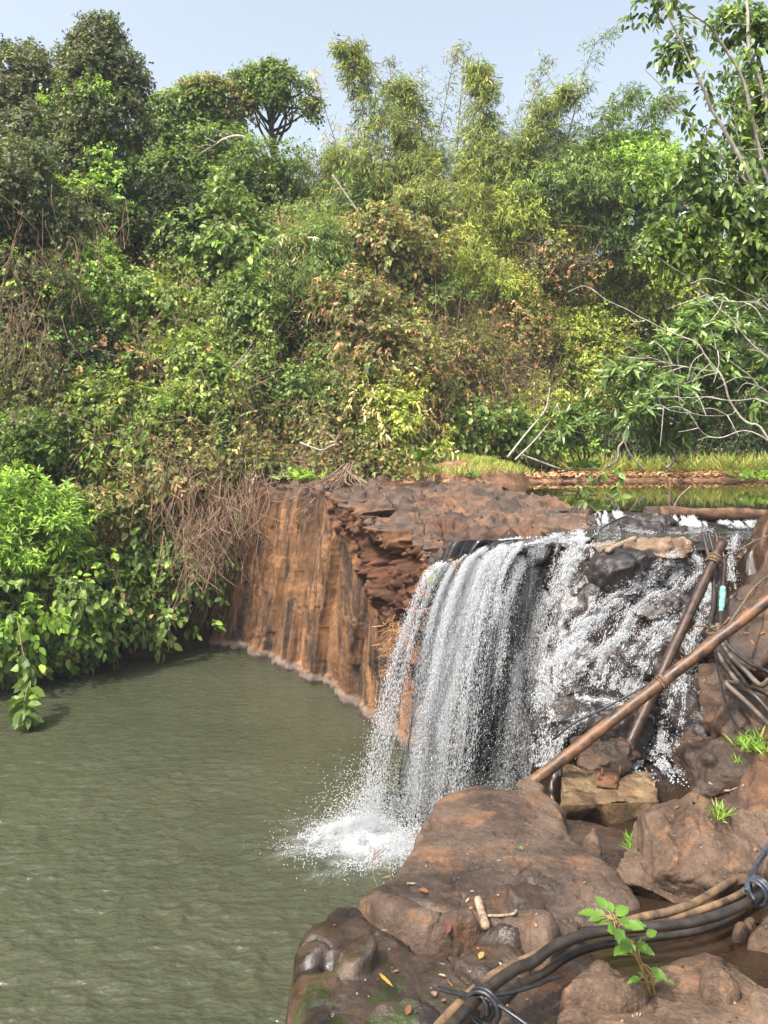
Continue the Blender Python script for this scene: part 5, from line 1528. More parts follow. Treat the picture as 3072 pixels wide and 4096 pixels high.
# leaves strung along the upper limbs
cs, os_ = [], []
for k in (0, 1, 2, 3, 4, 5, 6, 16, 17):
    p = paths[k]
    scr = YH - (p[:, 2] - EYE) / p[:, 1] * F
    idx = np.where(scr < 1150)[0]
    if len(idx):
        for i in rt.choice(idx, int(22 if k not in (2, 3) else 36)):
            cs.append(p[i] + rt.normal(size=3) * .10); os_.append(rnd_dir(rt, 1)[0] * np.array([1, .8, .5]))
V, Q, col, _ = sprays(rt, np.array(cs), nrm(np.array(os_)), 5, .11, .054, 'gloss', .18, .55, .6, .28, .1)
obj('leaves', V, Q, M_leaf_gloss, lt, col=col)
def extra_leaves(nm, blobs, n, seed, palette, L=.16):
    r = np.random.default_rng(seed)
    c, o_ = blob_points(r, blobs, n, .5, -.15, fine=2.0, inner=.8)
    V, Q, col, _ = sprays(r, c, o_, 5, L, L * .52, palette, L * 1.4, .5, .6, .25, .1)
    return V, Q, col
g1 = [B(2680, 590, 70, 45, 10), B(2760, 640, 90, 60, 10), B(2880, 720, 110, 80, 10.1), B(2640, 330, 70, 45, 10), B(2790, 400, 60, 60, 10), B(2700, 200, 40, 60, 10), B(2980, 800, 110, 90, 10.2), B(2590, 20, 60, 30, 10.1), B(2640, 400, 40, 20, 10)]
V, Q, col = extra_leaves('l', g1, 330, 1711, 'gloss', .11)
obj('leaves', V, Q, M_leaf_gloss, lt, col=col)
g2 = [B(2760, 980, 130, 90, 10.3), B(2950, 960, 140, 110, 10.3), B(2640, 960, 60, 60, 10.2), B(2850, 1080, 150, 60, 10.4), B(3010, 1120, 90, 80, 10.4), B(2560, 740, 60, 30, 9.9)]
V, Q, col = extra_leaves('l', g2, 560, 1713, 'mid', .10)
obj('leaves', V, Q, M_leaf, lt, col=col)
# darker dense tree right behind it at the top right corner
tree('dense_tree', 'dense dark leaved tree filling the top right corner behind the forked tree', [B(3040, 250, 170, 180, 12), B(2960, 100, 90, 90, 12), B(3060, 520, 120, 200, 12.2), B(2990, 620, 100, 120, 12.2), B(3100, 760, 110, 200, 12.4)], 'big', 'gloss', 1300, 1715,
     [P(3300, 2000, 12.4), P(3200, 1000, 12.3), P(3080, 100, 12.2)], 8, r0=.12, scale=.42, gap=-.35)

# ---- dry vines, roots, dead branches
def drape(label, boxes, n, seed, mat, name='dry_vines', rad=(.008, .005), sag=.4, cat='vines', length=(0.5, 1.6), d_off=1.7, vert=0.5):
    """tangle of thin dry stems lying over the front of the bushes; boxes = px, py, rx, ry"""
    r = np.random.default_rng(seed)
    paths, rads = [], []
    for _ in range(int(n * 1.8)):
        bx = boxes[r.integers(0, len(boxes))]
        px, py = bx[0] + r.normal() * bx[2] * .5, bx[1] + r.normal() * bx[3] * .5
        d = hill_hit(px, py) - d_off * r.uniform(.3, 1.6)
        c = P(px, py, d)
        ln = r.uniform(*length)
        a = r.normal() * .6
        dv = np.array([math.sin(a) * (1 - vert) + r.normal() * .3, r.normal() * .2, (vert * r.choice([-1, -1, 1]) + r.normal() * .3)])
        dv = nrm(dv[None])[0]
        q = [c - dv * ln * .5, c + r.normal(size=3) * .12 * ln, c + dv * ln * .5 - np.array([0, 0, sag * ln * .2])]
        paths.append(smooth_path(q, 9)); rads.append((rad[0] * r.uniform(.6, 1.4), rad[1]))
    t = thing(name, label, cat, paths[0][0])
    tube_obj('strands', paths, rads, mat, t, 4)
    return t
drape('brown dry vine strands hanging over the bank left of the cliff', [(900, 2050, 200, 90), (820, 2200, 120, 120), (760, 1950, 250, 80)], 330, 1801, M_vine, vert=.75)
drape('dry reddish stems tangled over the centre vine heap', [(1500, 1250, 260, 200), (1600, 1500, 250, 250)], 260, 1803, M_vine, vert=.6)
drape('long grey brown lianas hanging over the dry curtain right of the centre', [(1780, 1480, 170, 300), (1850, 1300, 150, 150)], 190, 1805, M_vine, length=(.8, 2.6), vert=.85)
drape('pale dry twig tangle at the upper right of the bank', [(2130, 1060, 230, 100), (2250, 1000, 150, 120)], 240, 1807, M_vine, vert=.3, length=(.5, 1.8))
drape('reddish twig tangle among the leaves left of the sandy bank', [(2090, 1500, 170, 250)], 260, 1809, M_vine, vert=.5)
drape('light brown dead stems criss crossing the front of the middle bushes', [(900, 1500, 300, 250), (1150, 1650, 300, 200), (650, 1350, 250, 250)], 260, 1817, M_vine, vert=.35, length=(.5, 1.5))
drape('dry brush and fallen twigs on the bank above the cliff edge', [(1150, 1830, 260, 90), (1000, 1900, 200, 60)], 260, 1811, M_vine, vert=.25, length=(.5, 1.5), d_off=1.0)
drape('thin dry stems scattered over the left bank bushes', [(500, 1500, 400, 350), (700, 1750, 300, 200)], 160, 1813, M_vine, vert=.2, length=(.5, 1.4))
drape('dry stems hanging down the left vine covered trees', [(380, 1000, 150, 300), (100, 1200, 150, 350)], 130, 1815, M_vine, vert=.7, length=(.5, 1.6), d_off=2.2)

def creeper_curtain(label, boxes, n, seed, palette, L=.13, length=(.8, 2.4), d_off=2.1):
    r = np.random.default_rng(seed)
    paths, cs, os_ = [], [], []
    for _ in range(n):
        bx = boxes[r.integers(0, len(boxes))]
        px, py = bx[0] + r.uniform(-1, 1) * bx[2], bx[1] + r.uniform(-1, 1) * bx[3]
        d = hill_hit(px, py) - d_off * r.uniform(.55, 1.2)
        a = P(px, py, d)
        ln = r.uniform(*length)
        q = [a, a + np.array([r.normal() * .12, -.12, -.45 * ln]), a + np.array([r.normal() * .22, .05 + r.normal() * .1, -ln])]
        p = smooth_path(q, 14)
        paths.append(p)
        m = int(ln * 9)
        k = r.integers(0, 14, m)
        cs.append(p[k] + r.normal(size=(m, 3)) * .09)
        os_.append(nrm(r.normal(size=(m, 3)) * np.array([.8, .4, .4]) + np.array([0, -.7, .2])))
    t = thing('creeper_curtain', label, 'creeper', paths[0][0])
    tube_obj('stems', paths, .006, M_vine, t, 4)
    V, Q, col, _ = sprays(r, np.vstack(cs), np.vstack(os_), 4, L, L * .56, palette, L * 1.2, .6, .5, .2, .05)
    obj('leaves', V, Q, M_leaf, t, col=col)
creeper_curtain('grey green creeper curtain falling over the left edge bushes', [(120, 1350, 180, 300)], 110, 1831, 'dusty', .10)
creeper_curtain('bright creeper curtain hanging below the tall vine covered tree', [(340, 1000, 140, 260)], 90, 1832, 'bright', .10)
creeper_curtain('yellow flecked creeper curtain over the middle of the left bank', [(560, 1550, 260, 280)], 150, 1833, 'yellow', .13)
creeper_curtain('green creeper curtain between the large leaved bush and the dark hollow', [(900, 1250, 200, 250)], 110, 1834, 'yellow', .13)
creeper_curtain('half dry creeper curtain down the centre vine heap', [(1560, 1250, 220, 300)], 150, 1835, 'mixed', .12)
creeper_curtain('olive creeper curtain over the brush above the cliff', [(1080, 1720, 240, 130)], 110, 1836, 'mixed', .12)
creeper_curtain('thin leaved creeper curtain right of the centre over the dry lianas', [(1850, 1450, 200, 260)], 130, 1837, 'lime', .10)
creeper_curtain('yellow green creeper curtain left of the glossy rosette tree', [(2250, 1350, 170, 260)], 110, 1838, 'lime', .10)
creeper_curtain('creeper strings dangling over the brown bank left of the cliff', [(700, 2050, 220, 130)], 80, 1839, 'mid', .15, (.5, 1.3), 1.0)

# curtain of roots down the left end of the cliff
r = np.random.default_rng(1821)
paths, rads = [], []
for _ in range(230):
    f = r.random()
    x0, y0 = 1080 - 330 * f + r.normal() * 30, 1900 + 80 * f + r.normal() * 30
    x1, y1 = 900 - 300 * f + r.normal() * 40, 2350 + 180 * r.random()
    d0, d1 = 19.3 - .8 * f - .4 * r.random(), 18.5 - 1.1 * f - .3 * r.random()
    q = [P(x0, y0, d0)]
    for t in (.3, .6):
        q.append(P(x0 + (x1 - x0) * t + r.normal() * 28, y0 + (y1 - y0) * t, d0 + (d1 - d0) * t - .1))
    q.append(P(x1, y1, d1))
    paths.append(smooth_path(q, 14)); rads.append((.012 * r.uniform(.5, 1.4), .005))
t = thing('hanging_roots', 'curtain of thin brown roots hanging down the left end of the cliff to the pool', 'roots', paths[0][0])
tube_obj('strands', paths, rads, M_vine, t, 4)
# pale root fan over the cliff top
paths, rads = [], []
cx0 = (1390, 1890)
for k in range(40):
    a = r.uniform(-1, 1)
    e = (1390 - 60 - 170 * r.random() if a < .4 else 1390 + 70 * r.random(), 1935 + (150 * r.random() ** 1.5 if a < .4 else 8))
    q = [P(cx0[0] + r.normal() * 14, cx0[1] + r.normal() * 8 - 25, 19.6), P((cx0[0] + e[0]) / 2 + r.normal() * 16, (cx0[1] + e[1]) / 2 + 4, 18.2), P(e[0], e[1], 17.0 if e[1] < 1990 else 16.6)]
    paths.append(smooth_path(q, 12)); rads.append((.014 * r.uniform(.4, 1.5), .004))
t = thing('root_fan', 'pale fan of roots and trunk foot spilling over the cliff top', 'roots', paths[0][0])
tube_obj('roots', paths, rads, M_root, t, 5)
tube_obj('trunk_foot', [smooth_path([P(1370, 1905, 19.8), P(1330, 1900, 20.1), P(1300, 1895, 20.4)], 14), smooth_path([P(1385, 1890, 19.6), P(1430, 1915, 19.4), P(1470, 1938, 19.3)], 10)], [(.07, .04), (.09, .05)], M_root, t, 8)
# trailing pale roots lying on the face
for lab, pts in (('pale root trailing from the fan down the cliff face', [(1330, 1930), (1260, 2000), (1210, 2060), (1185, 2130)]), ('thinner root on the cliff face beside the trailing root', [(1310, 1945), (1235, 2040), (1190, 2090), (1130, 2085)])):
    q = []
    for x, y in pts:
        o_ = Vector((0, 0, EYE)); dv = Vector(((x - 1536) / F, 1, -(y - YH) / F)).normalized()
        q.append(P(x, y, 17.0))
    cb = BVHTree.FromPolygons([v.co[:] for v in cliff.data.vertices], [p.vertices[:] for p in cliff.data.polygons]) if 'CB' not in globals() else CB
    CB = cb
    qq = []
    for x, y in pts:
        hp = CB.ray_cast(Vector((0, 0, EYE)), Vector(((x - 1536) / F, 1, -(y - YH) / F)).normalized())[0]
        qq.append(np.array(hp) + np.array([-.02, -.05, .02]) if hp else P(x, y, 17))
    tag(tube_obj('root', [smooth_path(qq, 24)], (.02, .008), M_root, None, 6, loc=qq[0]), lab, 'root')

def chit(px, py):
    h_ = CB.ray_cast(Vector((0, 0, EYE)), Vector(((px - 1536) / F, 1, -(py - YH) / F)).normalized())[0]
    return np.array(h_) if h_ else None

def branch(label, pts, d, r0, r1, mat=M_pale_bark, name='branch', subs=0, seed=0, cat='branch'):
    r = np.random.default_rng(seed)
    q = path_d(pts, d if np.isscalar(d) else d[0], d if np.isscalar(d) else d[1])
    p = smooth_path(q, 30)
    paths, rads = [p], [(r0, r1)]
    for _ in range(subs):
        i = r.integers(8, 29)
        e = p[i] + rnd_dir(r, 1)[0] * np.array([1, .5, 1]) * r.uniform(.2, .7)
        paths.append(smooth_path([p[i], (p[i] + e) / 2 + r.normal(size=3) * .05, e], 6)); rads.append((r1 * 1.2, r1 * .5))
    return tag(tube_obj(name, paths, rads, mat, None, 6, True, loc=p[0]), label, cat)
branch('pale dead branch leaning at the cliff foot by the pool', [(610, 2585), (650, 2545), (665, 2480), (680, 2410)], (17.0, 17.3), .045, .03)
branch('short pale broken branch left of the dead leaning branch', [(505, 2475), (500, 2430), (508, 2375)], 17.1, .03, .02)
branch('bleached fallen branch with forks at the left of the cliff top', [(1200, 1770), (1250, 1790), (1290, 1800), (1330, 1780), (1355, 1780)], 19.4, .03, .012, subs=5, seed=3)
branch('bleached log lying across the brush above the cliff edge', [(1030, 1930), (1090, 1912), (1170, 1905)], 19.0, .04, .02, subs=3, seed=4)
branch('grey broken root stub at the upper left corner of the cliff', [(1000, 1970), (1005, 1940), (1025, 1900)], 18.4, .035, .02, subs=3, seed=5)
branch('pale leaning stem standing among dark leaves on the left bank', [(225, 1830), (245, 1700), (255, 1560), (260, 1530)], 20.0, .03, .02)
branch('white bare twig branch among the yellow leaved bushes', [(860, 1500), (910, 1480), (960, 1440), (1010, 1370)], 20.3, .022, .008, subs=6, seed=6)
branch('pale arching stem at the left edge of the upper bank', [(0, 910), (60, 960), (120, 1020), (200, 1090), (225, 1040), (200, 985)], 22.6, .03, .012, subs=4, seed=7)
branch('long grey limb stretching left under the umbrella tree', [(1010, 570), (960, 545), (900, 555), (860, 580), (800, 615)], 27.8, .07, .02, subs=7, seed=8)
branch('long pale stem arching from the bank left of the sandy shore', [(2030, 1830), (2100, 1740), (2180, 1640), (2200, 1550)], 22.0, .035, .015, subs=3, seed=9)
branch('second pale stem arching beside the sandy shore', [(2060, 1840), (2140, 1760), (2210, 1670), (2230, 1610)], 22.0, .03, .012, subs=2, seed=10)
branch('pale fallen stem lying along the sandy bank', [(2090, 1820), (2170, 1850), (2260, 1878), (2390, 1878)], (22.2, 22.6), .035, .025)
branch('white crooked trunk at the sandy bank under the dark thicket', [(2425, 1870), (2470, 1840), (2475, 1790), (2495, 1760), (2485, 1700)], 22.8, .04, .03)
branch('thin white stem leaning right over the sandy bank', [(2580, 1880), (2530, 1830), (2500, 1770), (2495, 1700)], 22.8, .025, .02)
branch('mottled white trunk standing at the back of the sandy bank', [(2665, 1875), (2700, 1830), (2690, 1780), (2685, 1700), (2690, 1640)], 23.2, .05, .04)
branch('bare straight bamboo stalk slanting over the centre bushes', [(1330, 700), (1400, 800), (1470, 900)], 25.5, .03, .02)

# ---- ground cover, grass, tufts
r = np.random.default_rng(1901)
n = 130000
x, y = r.uniform(-14, 13, n), r.uniform(11, 31, n)
z = hill_z(x, y)
ok = (z > 0.35) & ~((x > -3.2) & (y < 20.9)) & ~((x > 1.2) & (y < np.interp(x, [1.2, 3, 6, 12], [21.5, 24.6, 26, 27])))
pos = np.stack([x, y, z], 1)[ok]
pos[:, 2] += r.uniform(.05, .9, len(pos)); pos[:, 1] -= r.uniform(.1, 1.1, len(pos))
gp = vnoise(pos * .6, 77) > -.35
pos = pos[gp]
D = nrm(rnd_dir(r, len(pos)) + np.array([0, -.5, -.1])); Nn = nrm(rnd_dir(r, len(pos)) * .5 + np.array([0, -.5, .7]))
sz = r.uniform(.6, 1.2, len(pos))
V, Q = leaf_geo(pos, D, Nn, .14 * sz, .07 * sz)
kind = vnoise(pos * .45 + 40, 78)
col = np.where((kind > .05)[:, None], pick_cols(r, 'mid', len(pos)), pick_cols(r, 'mixed', len(pos)))
o = obj('undergrowth', V, Q, M_leaf, col=np.repeat(col, 6, 0))
o['kind'] = 'stuff'

def blades(pos, L, W, r, palette, lean=.35):
    n = len(pos)
    D = nrm(np.stack([r.normal(size=n) * lean, r.normal(size=n) * lean, np.ones(n)], 1))
    Nn = nrm(np.stack([r.normal(size=n), r.normal(size=n) - .5, np.full(n, .2)], 1))
    s_ = r.uniform(.5, 1.3, n)
    V, Q = leaf_geo(pos, D, Nn, L * s_, W * s_, .3, .25, .25, .6)
    return V, Q, np.repeat(pick_cols(r, palette, n), 6, 0)
def mound_z(x, y):
    return np.maximum(hill_z(x, y), 3.86) + 0.55 * np.exp(-((x - 2.1) / 1.9) ** 2 - ((y - 22.0) / 1.4) ** 2)
gx, gy = np.linspace(-.6, 4.6, 60), np.linspace(20.2, 24.5, 50)
X, Y = np.meshgrid(gx, gy, indexing='ij')
zz = mound_z(X.ravel(), Y.ravel())
zz = zz - .6 * sstep(.75, 1.0, np.sqrt(((X.ravel() - 2) / 2.5) ** 2 + ((Y.ravel() - 22.2) / 1.9) ** 2))
o = obj('grassy_mound', np.stack([X.ravel(), Y.ravel(), zz + .02 * fbm(np.stack([X.ravel() * 4, Y.ravel() * 4, zz], 1), 3, 5)], 1), grid_quads(60, 50), M_litter)
o['kind'] = 'structure'
n = 7000
a = rnd_dir(r, n) * r.random((n, 1)) ** .45
x, y = 2.0 + a[:, 0] * 2.3, 22.1 + a[:, 1] * 1.7
keep = vnoise(np.stack([x * 1.6, y * 1.6, 0 * x], 1), 8) > -.25
x, y = x[keep], y[keep]
V, Q, col = blades(np.stack([x, y, mound_z(x, y) - .03], 1), .26, .022, r, 'grass')
V2, Q2, c2 = blades(np.stack([r.uniform(5.8, 15, 6000), r.uniform(23.9, 27.5, 6000), np.full(6000, 3.95)], 1), .75, .03, r, 'grass', .5)
o = obj('grass', np.vstack([V, V2]), np.vstack([Q, Q2 + len(V)]), M_leaf, col=np.vstack([col, c2]))
o['kind'] = 'stuff'

# leaf litter on the sandy bank
n = 3500
x = r.uniform(1.6, 12, n); sh_ = np.interp(x, [0.5, 2.5, 4, 8, 14], [19.0, 20.5, 22.6, 23.2, 23.6])
y = sh_ + .4 + np.abs(r.normal(size=n)) * 1.3
z = 3.80 + .045 * np.clip(y - sh_, 0, 5) + r.uniform(0, .06, n)
V, Q = leaf_geo(np.stack([x, y, z], 1), rnd_dir(r, n) * np.array([1, 1, .4]), nrm(rnd_dir(r, n) * .5 + np.array([0, -.2, 1])), r.uniform(.1, .22, n), r.uniform(.04, .09, n), .4, .0)
o = obj('leaf_litter', V, Q, M_dry, col=np.repeat(pick_cols(r, pal((.22, .12, .06, 4), (.14, .07, .035, 4), (.3, .2, .12, 2)), n), 6, 0))
o['kind'] = 'stuff'

def tuft(label, p, n, L, W, seed, palette='bright', spread=.05, lean=.5, name='grass_tuft', cat='grass', mat=None, hang=0):
    r = np.random.default_rng(seed)
    pos = np.asarray(p) + r.normal(size=(n, 3)) * spread * np.array([1, 1, .15 if not hang else 1])
    V, Q, col = blades(pos, L, W, r, palette, lean)
    if hang:
        dz = V - np.repeat(pos, 6, 0)
        V = np.repeat(pos, 6, 0) + dz * np.array([1, 1, -hang]) + np.array([-.5, -.35, 0]) * np.abs(dz[:, 2:3])
    return tag(obj(name, V, Q, mat or M_leaf, col=col, loc=p), label, cat)
def hitp(x, y):
    return hit(x, y)[0]
tuft('bright green grass tuft between the concrete block and the big tan boulder', FG(2552, 3395, .03), 90, .15, .008, 2001, 'bright', .03)
tuft('green grass tuft growing at the edge of the plunge pool', hitp(2870, 3275), 60, .13, .007, 2003, 'bright', .03)
tuft('leafy green grass clump on the right bank at the frame edge', hitp(3030, 2990), 260, .17, .013, 2005, 'bright', .09)
tuft('small grass sprig on the mud below the right bank clump', hitp(2950, 3055), 30, .11, .008, 2007, 'bright', .03)
tuft('yellowish grass clinging to the rim beside the waterfall', (chit(1745, 2330) if chit(1745, 2330) is not None else P(1745, 2330, 11)) + np.array([-.05, -.1, 0]), 120, .22, .012, 2009, 'lime', .06, .4)
tuft('small green grass on the cliff edge above the waterfall', (chit(1900, 2200) if chit(1900, 2200) is not None else P(1900, 2200, 11)), 40, .12, .008, 2011, 'lime', .03)
for i, (x, y, sz, lab) in enumerate(((1600, 2530, .10, 'largest straw coloured dry grass clump hanging on the cliff beside the waterfall'), (1570, 2590, .07, 'dry grass clump left of and below the largest straw clump'), (1650, 2560, .1, 'dry straw clump nearest the falling water'),
                                 (1555, 2690, .05, 'small dry grass wisp lowest on the cliff face'), (1830, 2260, .05, 'dry brown grass wisp on the ledge above the rim grass'))):
    h_ = chit(x, y)
    if h_ is not None:
        tuft(lab, h_ + np.array([-.04, -.05, .05]), int(300 * sz / .1) if sz > .06 else 60, .17 if sz > .06 else .14, .008, 2020 + i, 'brown', sz, .9, 'dry_grass', 'dry grass', M_dry, hang=.8)

# banana plants on the mound
def banana(label, base, h, n, seed):
    r = np.random.default_rng(seed)
    t = thing('banana_plant', label, 'banana plant', base)
    tube_obj('stem', [smooth_path([base, base + np.array([.02, 0, h * .5])], 8)], (.05, .035), M_stem, t, 8)
    top = base + np.array([.02, 0, h * .5])
    for k in range(n):
        a = k * 2.4 + r.uniform(-.3, .3)
        el = r.uniform(.7, 1.35)
        L = h * r.uniform(.5, .75)
        m = 12
        f = np.linspace(0, 1, m)
        dirh = np.array([math.cos(a), .6 * math.sin(a), 0])
        mid = top + dirh * (L * f * math.cos(el))[:, None] + np.array([0, 0, 1.0]) * (L * (f * math.sin(el) - .35 * f ** 2))[:, None]
        side = nrm(np.cross(dirh, [0, 0, 1.0])[None])[0]
        w_ = .11 * h * np.sin(np.clip(f * 1.05 + .05, 0, 1) * math.pi) ** .6
        V = np.concatenate([mid + side * w_[:, None] + np.array([0, 0, .04]), mid, mid - side * w_[:, None] + np.array([0, 0, .04])])
        Q = np.concatenate([[[i, i + 1, m + i + 1, m + i], [m + i, m + i + 1, 2 * m + i + 1, 2 * m + i]] for i in range(m - 1)])
        obj('leaf', V, Q, M_leaf, t, col=np.tile([[.13, .25, .03]], (len(V), 1)) * r.uniform(.8, 1.15))
bz = P(1672, 1940, 20.6)
bz[2] += .12
banana('young banana plant with pale upright leaves on the cliff top grass', bz, 1.0, 6, 2101)
banana('tiny banana sucker beside the young banana plant', P(1735, 1932, 20.6), .45, 5, 2103)
tuft('dark green leafy weed on the grassy mound right of the banana', P(1860, 1905, 20.9), 160, .22, .09, 2105, 'mid', .2, .9, 'weed', 'weed')
tuft('bright leafy plant at the right edge of the sandy bank', P(3040, 1905, 20.5), 160, .24, .12, 2107, 'bright', .28, .9, 'weed', 'weed')
tuft('spiky bright green plant among the brush at the cliff top', P(1200, 1910, 19.2), 220, .3, .05, 2109, 'bright', .22, .8, 'weed', 'weed')
tuft('bright leafy weed at the left end of the sandy bank', P(2330, 1865, 22.2), 120, .26, .1, 2111, 'bright', .2, .9, 'weed', 'weed')

# ---- leafy seedling in the foreground
sb = hitp(2603, 3985)
sd_ = thing('seedling', 'young plant with bright toothed leaves growing between the foreground rocks', 'plant', sb)
tip = FG(2452, 3680, .42)
q1 = smooth_path([sb, FG(2575, 3890, .12), FG(2520, 3780, .26), tip], 24)
q2 = smooth_path([sb + np.array([.02, 0, 0]), FG(2600, 3900, .10), FG(2555, 3830, .2), FG(2545, 3770, .3)], 24)
q3 = smooth_path([sb, FG(2580, 3940, .05), FG(2575, 3950, .06)], 10)
tube_obj('stem', [q1, q2], [(.009, .004), (.007, .003)], M_stem, sd_, 7)
r = np.random.default_rng(2201)
def toothed(p, d, nrm_, L, W):
    m = 13
    f = np.linspace(0, 1, m)
    s_ = nrm(np.cross(d, nrm_)[None])[0]
    n_ = np.cross(s_, d)
    w_ = W * .5 * np.sin(np.clip(f, 0, 1) ** .75 * math.pi) ** .8 * (1 + .16 * np.where(np.arange(m) % 2, 1, -1))
    w_[0] = .002; w_[-1] = .0005
    mid = p + d * (L * f)[:, None] - np.array([0, 0, 1]) * (.25 * L * f ** 2)[:, None]
    V = np.concatenate([mid + s_ * w_[:, None] + n_ * (.3 * w_)[:, None], mid, mid - s_ * w_[:, None] + n_ * (.3 * w_)[:, None]])
    Q = np.concatenate([[[i, i + 1, m + i + 1, m + i], [m + i, m + i + 1, 2 * m + i + 1, 2 * m + i]] for i in range(m - 1)])
    return V, Q
spots = [(q1[23], 8, .072), (q1[21], 5, .07), (q1[16], 4, .07), (q2[22], 5, .065), (q2[14], 2, .05), (q1[10], 3, .07), (q2[7], 2, .05), (q2[3], 2, .05)]
tips = [(2560 - 2100 + 1990, 3600), (2520, 3620), (2400, 3650), (2590, 3630)]
for c, n_, L in spots:
    for k in range(n_):
        a = r.uniform(0, 2 * math.pi)
        d = nrm(np.array([[math.cos(a), .8 * math.sin(a), r.uniform(-.05, .5)]]))[0]
        pet = c + d * r.uniform(.02, .07)
        tubep = np.stack([c, (c + pet) / 2 + np.array([0, 0, .01]), pet])
        s_ = r.uniform(.7, 1.25)
        V, Q = toothed(pet, d, np.array([r.normal() * .3, -.45 + r.normal() * .2, 1.0]), L * s_, L * .55 * s_)
        lf = obj('leaf', V, Q, M_leaf, sd_, col=np.tile([[.12, .235, .035]], (len(V), 1)) * r.uniform(.7, 1.25))
        tube_obj('petiole', [tubep], .002, M_stem, sd_, 4)

# thin dry plant standing at the rock edge in front of the foam
e0 = FG(1515, 3560, .0)
paths = [smooth_path([e0, FG(1490, 3480, .1), FG(1500, 3400, .2)], 12)] + [smooth_path([FG(1492, 3480 - 20 * k, .1 + .02 * k), FG(1510 + 8 * k, 3450 - 20 * k, .14 + .02 * k), FG(1525 + 9 * (k % 3), 3440 - 22 * k, .13)], 8) for k in range(4)]
paths += [smooth_path([FG(1570, 3540, .0), FG(1555, 3480, .08), FG(1535, 3455, .1)], 8)]
tag(tube_obj('dry_stalk', paths, .0022, M_vine, None, 4, loc=e0), 'thin dry stalk with tiny twigs standing before the white foam', 'dry plant')

# ---- fallen leaves
def fallen(label, px, py, L, W, colr, seed, group=None, rot=None):
    r = np.random.default_rng(seed)
    p, nn = hit(px, py)
    a = r.uniform(0, 6.28) if rot is None else rot
    t_ = np.array([math.cos(a), math.sin(a), 0]); t_ = nrm((t_ - nn * (t_ @ nn))[None])[0]
    L, W = L * .72, W * .72
    V, Q = leaf_geo((p + nn * .008)[None], t_[None], nn[None], np.array([L]), np.array([W]), .45, -.15)
    return tag(obj('fallen_leaf', V, Q, M_dry, col=np.tile([colr], (6, 1)), loc=p), label, 'leaf', group)
fallen('large red brown curled leaf on the wet rock left of the driftwood', *c7(1050, 510), .09, .05, (.12, .05, .034), 2301)
fallen('orange brown leaf in the wet crack of the rock shelf', *c7(915, 310), .09, .05, (.2, .09, .045), 2303)
fallen('yellow leaf lying on the wet slab beside the hoses', *c7(1270, 785), .07, .04, (.35, .22, .07), 2305)
fallen('long yellow bamboo leaf on the mossy ledge', *c7(560, 880), .2, .025, (.4, .22, .05), 2307, rot=-1.1)
fallen('pinkish dry leaf near the end of the black strap', *c7(940, 1015), .07, .04, (.3, .18, .13), 2309)
fallen('red leaf on the mossy rock at the bottom edge', *c7(755, 1180), .06, .04, (.16, .07, .04), 2311)
fallen('bright green leaf fallen on top of the rock shelf peak', *c7(1580, 10), .06, .035, (.1, .2, .03), 2313)
fallen('fresh green leaf on the left of the concrete block', *c6(245, 738), .07, .04, (.12, .24, .03), 2315)
fallen('small green leaf at the back of the concrete block', *c6(745, 735), .06, .035, (.1, .2, .03), 2317)
fallen('yellow leaf stuck on the thick black hose', *c8(925, 598), .05, .03, (.3, .22, .05), 2319)
for i in range(34):
    r = np.random.default_rng(2400 + i)
    x, y = r.choice([0, 1, 2, 3], p=[.4, .25, .25, .1]), 0
    px, py = [(r.uniform(1420, 2150), r.uniform(3560, 4060)), (r.uniform(1700, 2450), r.uniform(3280, 3640)), (r.uniform(2650, 3072), r.uniform(3650, 4080)), (r.uniform(2640, 3000), r.uniform(3050, 3300))][x]
    c_ = [(.42, .3, .2), (.3, .17, .08), (.5, .42, .32), (.2, .1, .05)][r.integers(0, 4)]
    fallen('tiny pale or brown scrap of dry leaf on the foreground rocks', px, py, r.uniform(.03, .075), r.uniform(.009, .022), c_, 2450 + i, 'dry leaves on the foreground rocks')
for i in range(22):
    r = np.random.default_rng(2500 + i)
    px, py = [(2420 + r.normal() * 50, 2310 + r.normal() * 40), (2960 + r.normal() * 70, 2330 + r.normal() * 140), (3000 + r.normal() * 40, 2480 + r.normal() * 60)][i % 3]
    fallen('reddish dry leaf stuck on the wet rocks of the cascade', px, py, r.uniform(.07, .12), r.uniform(.02, .04), (.24, .1, .045), 2530 + i, 'dry leaves on the cascade rocks')

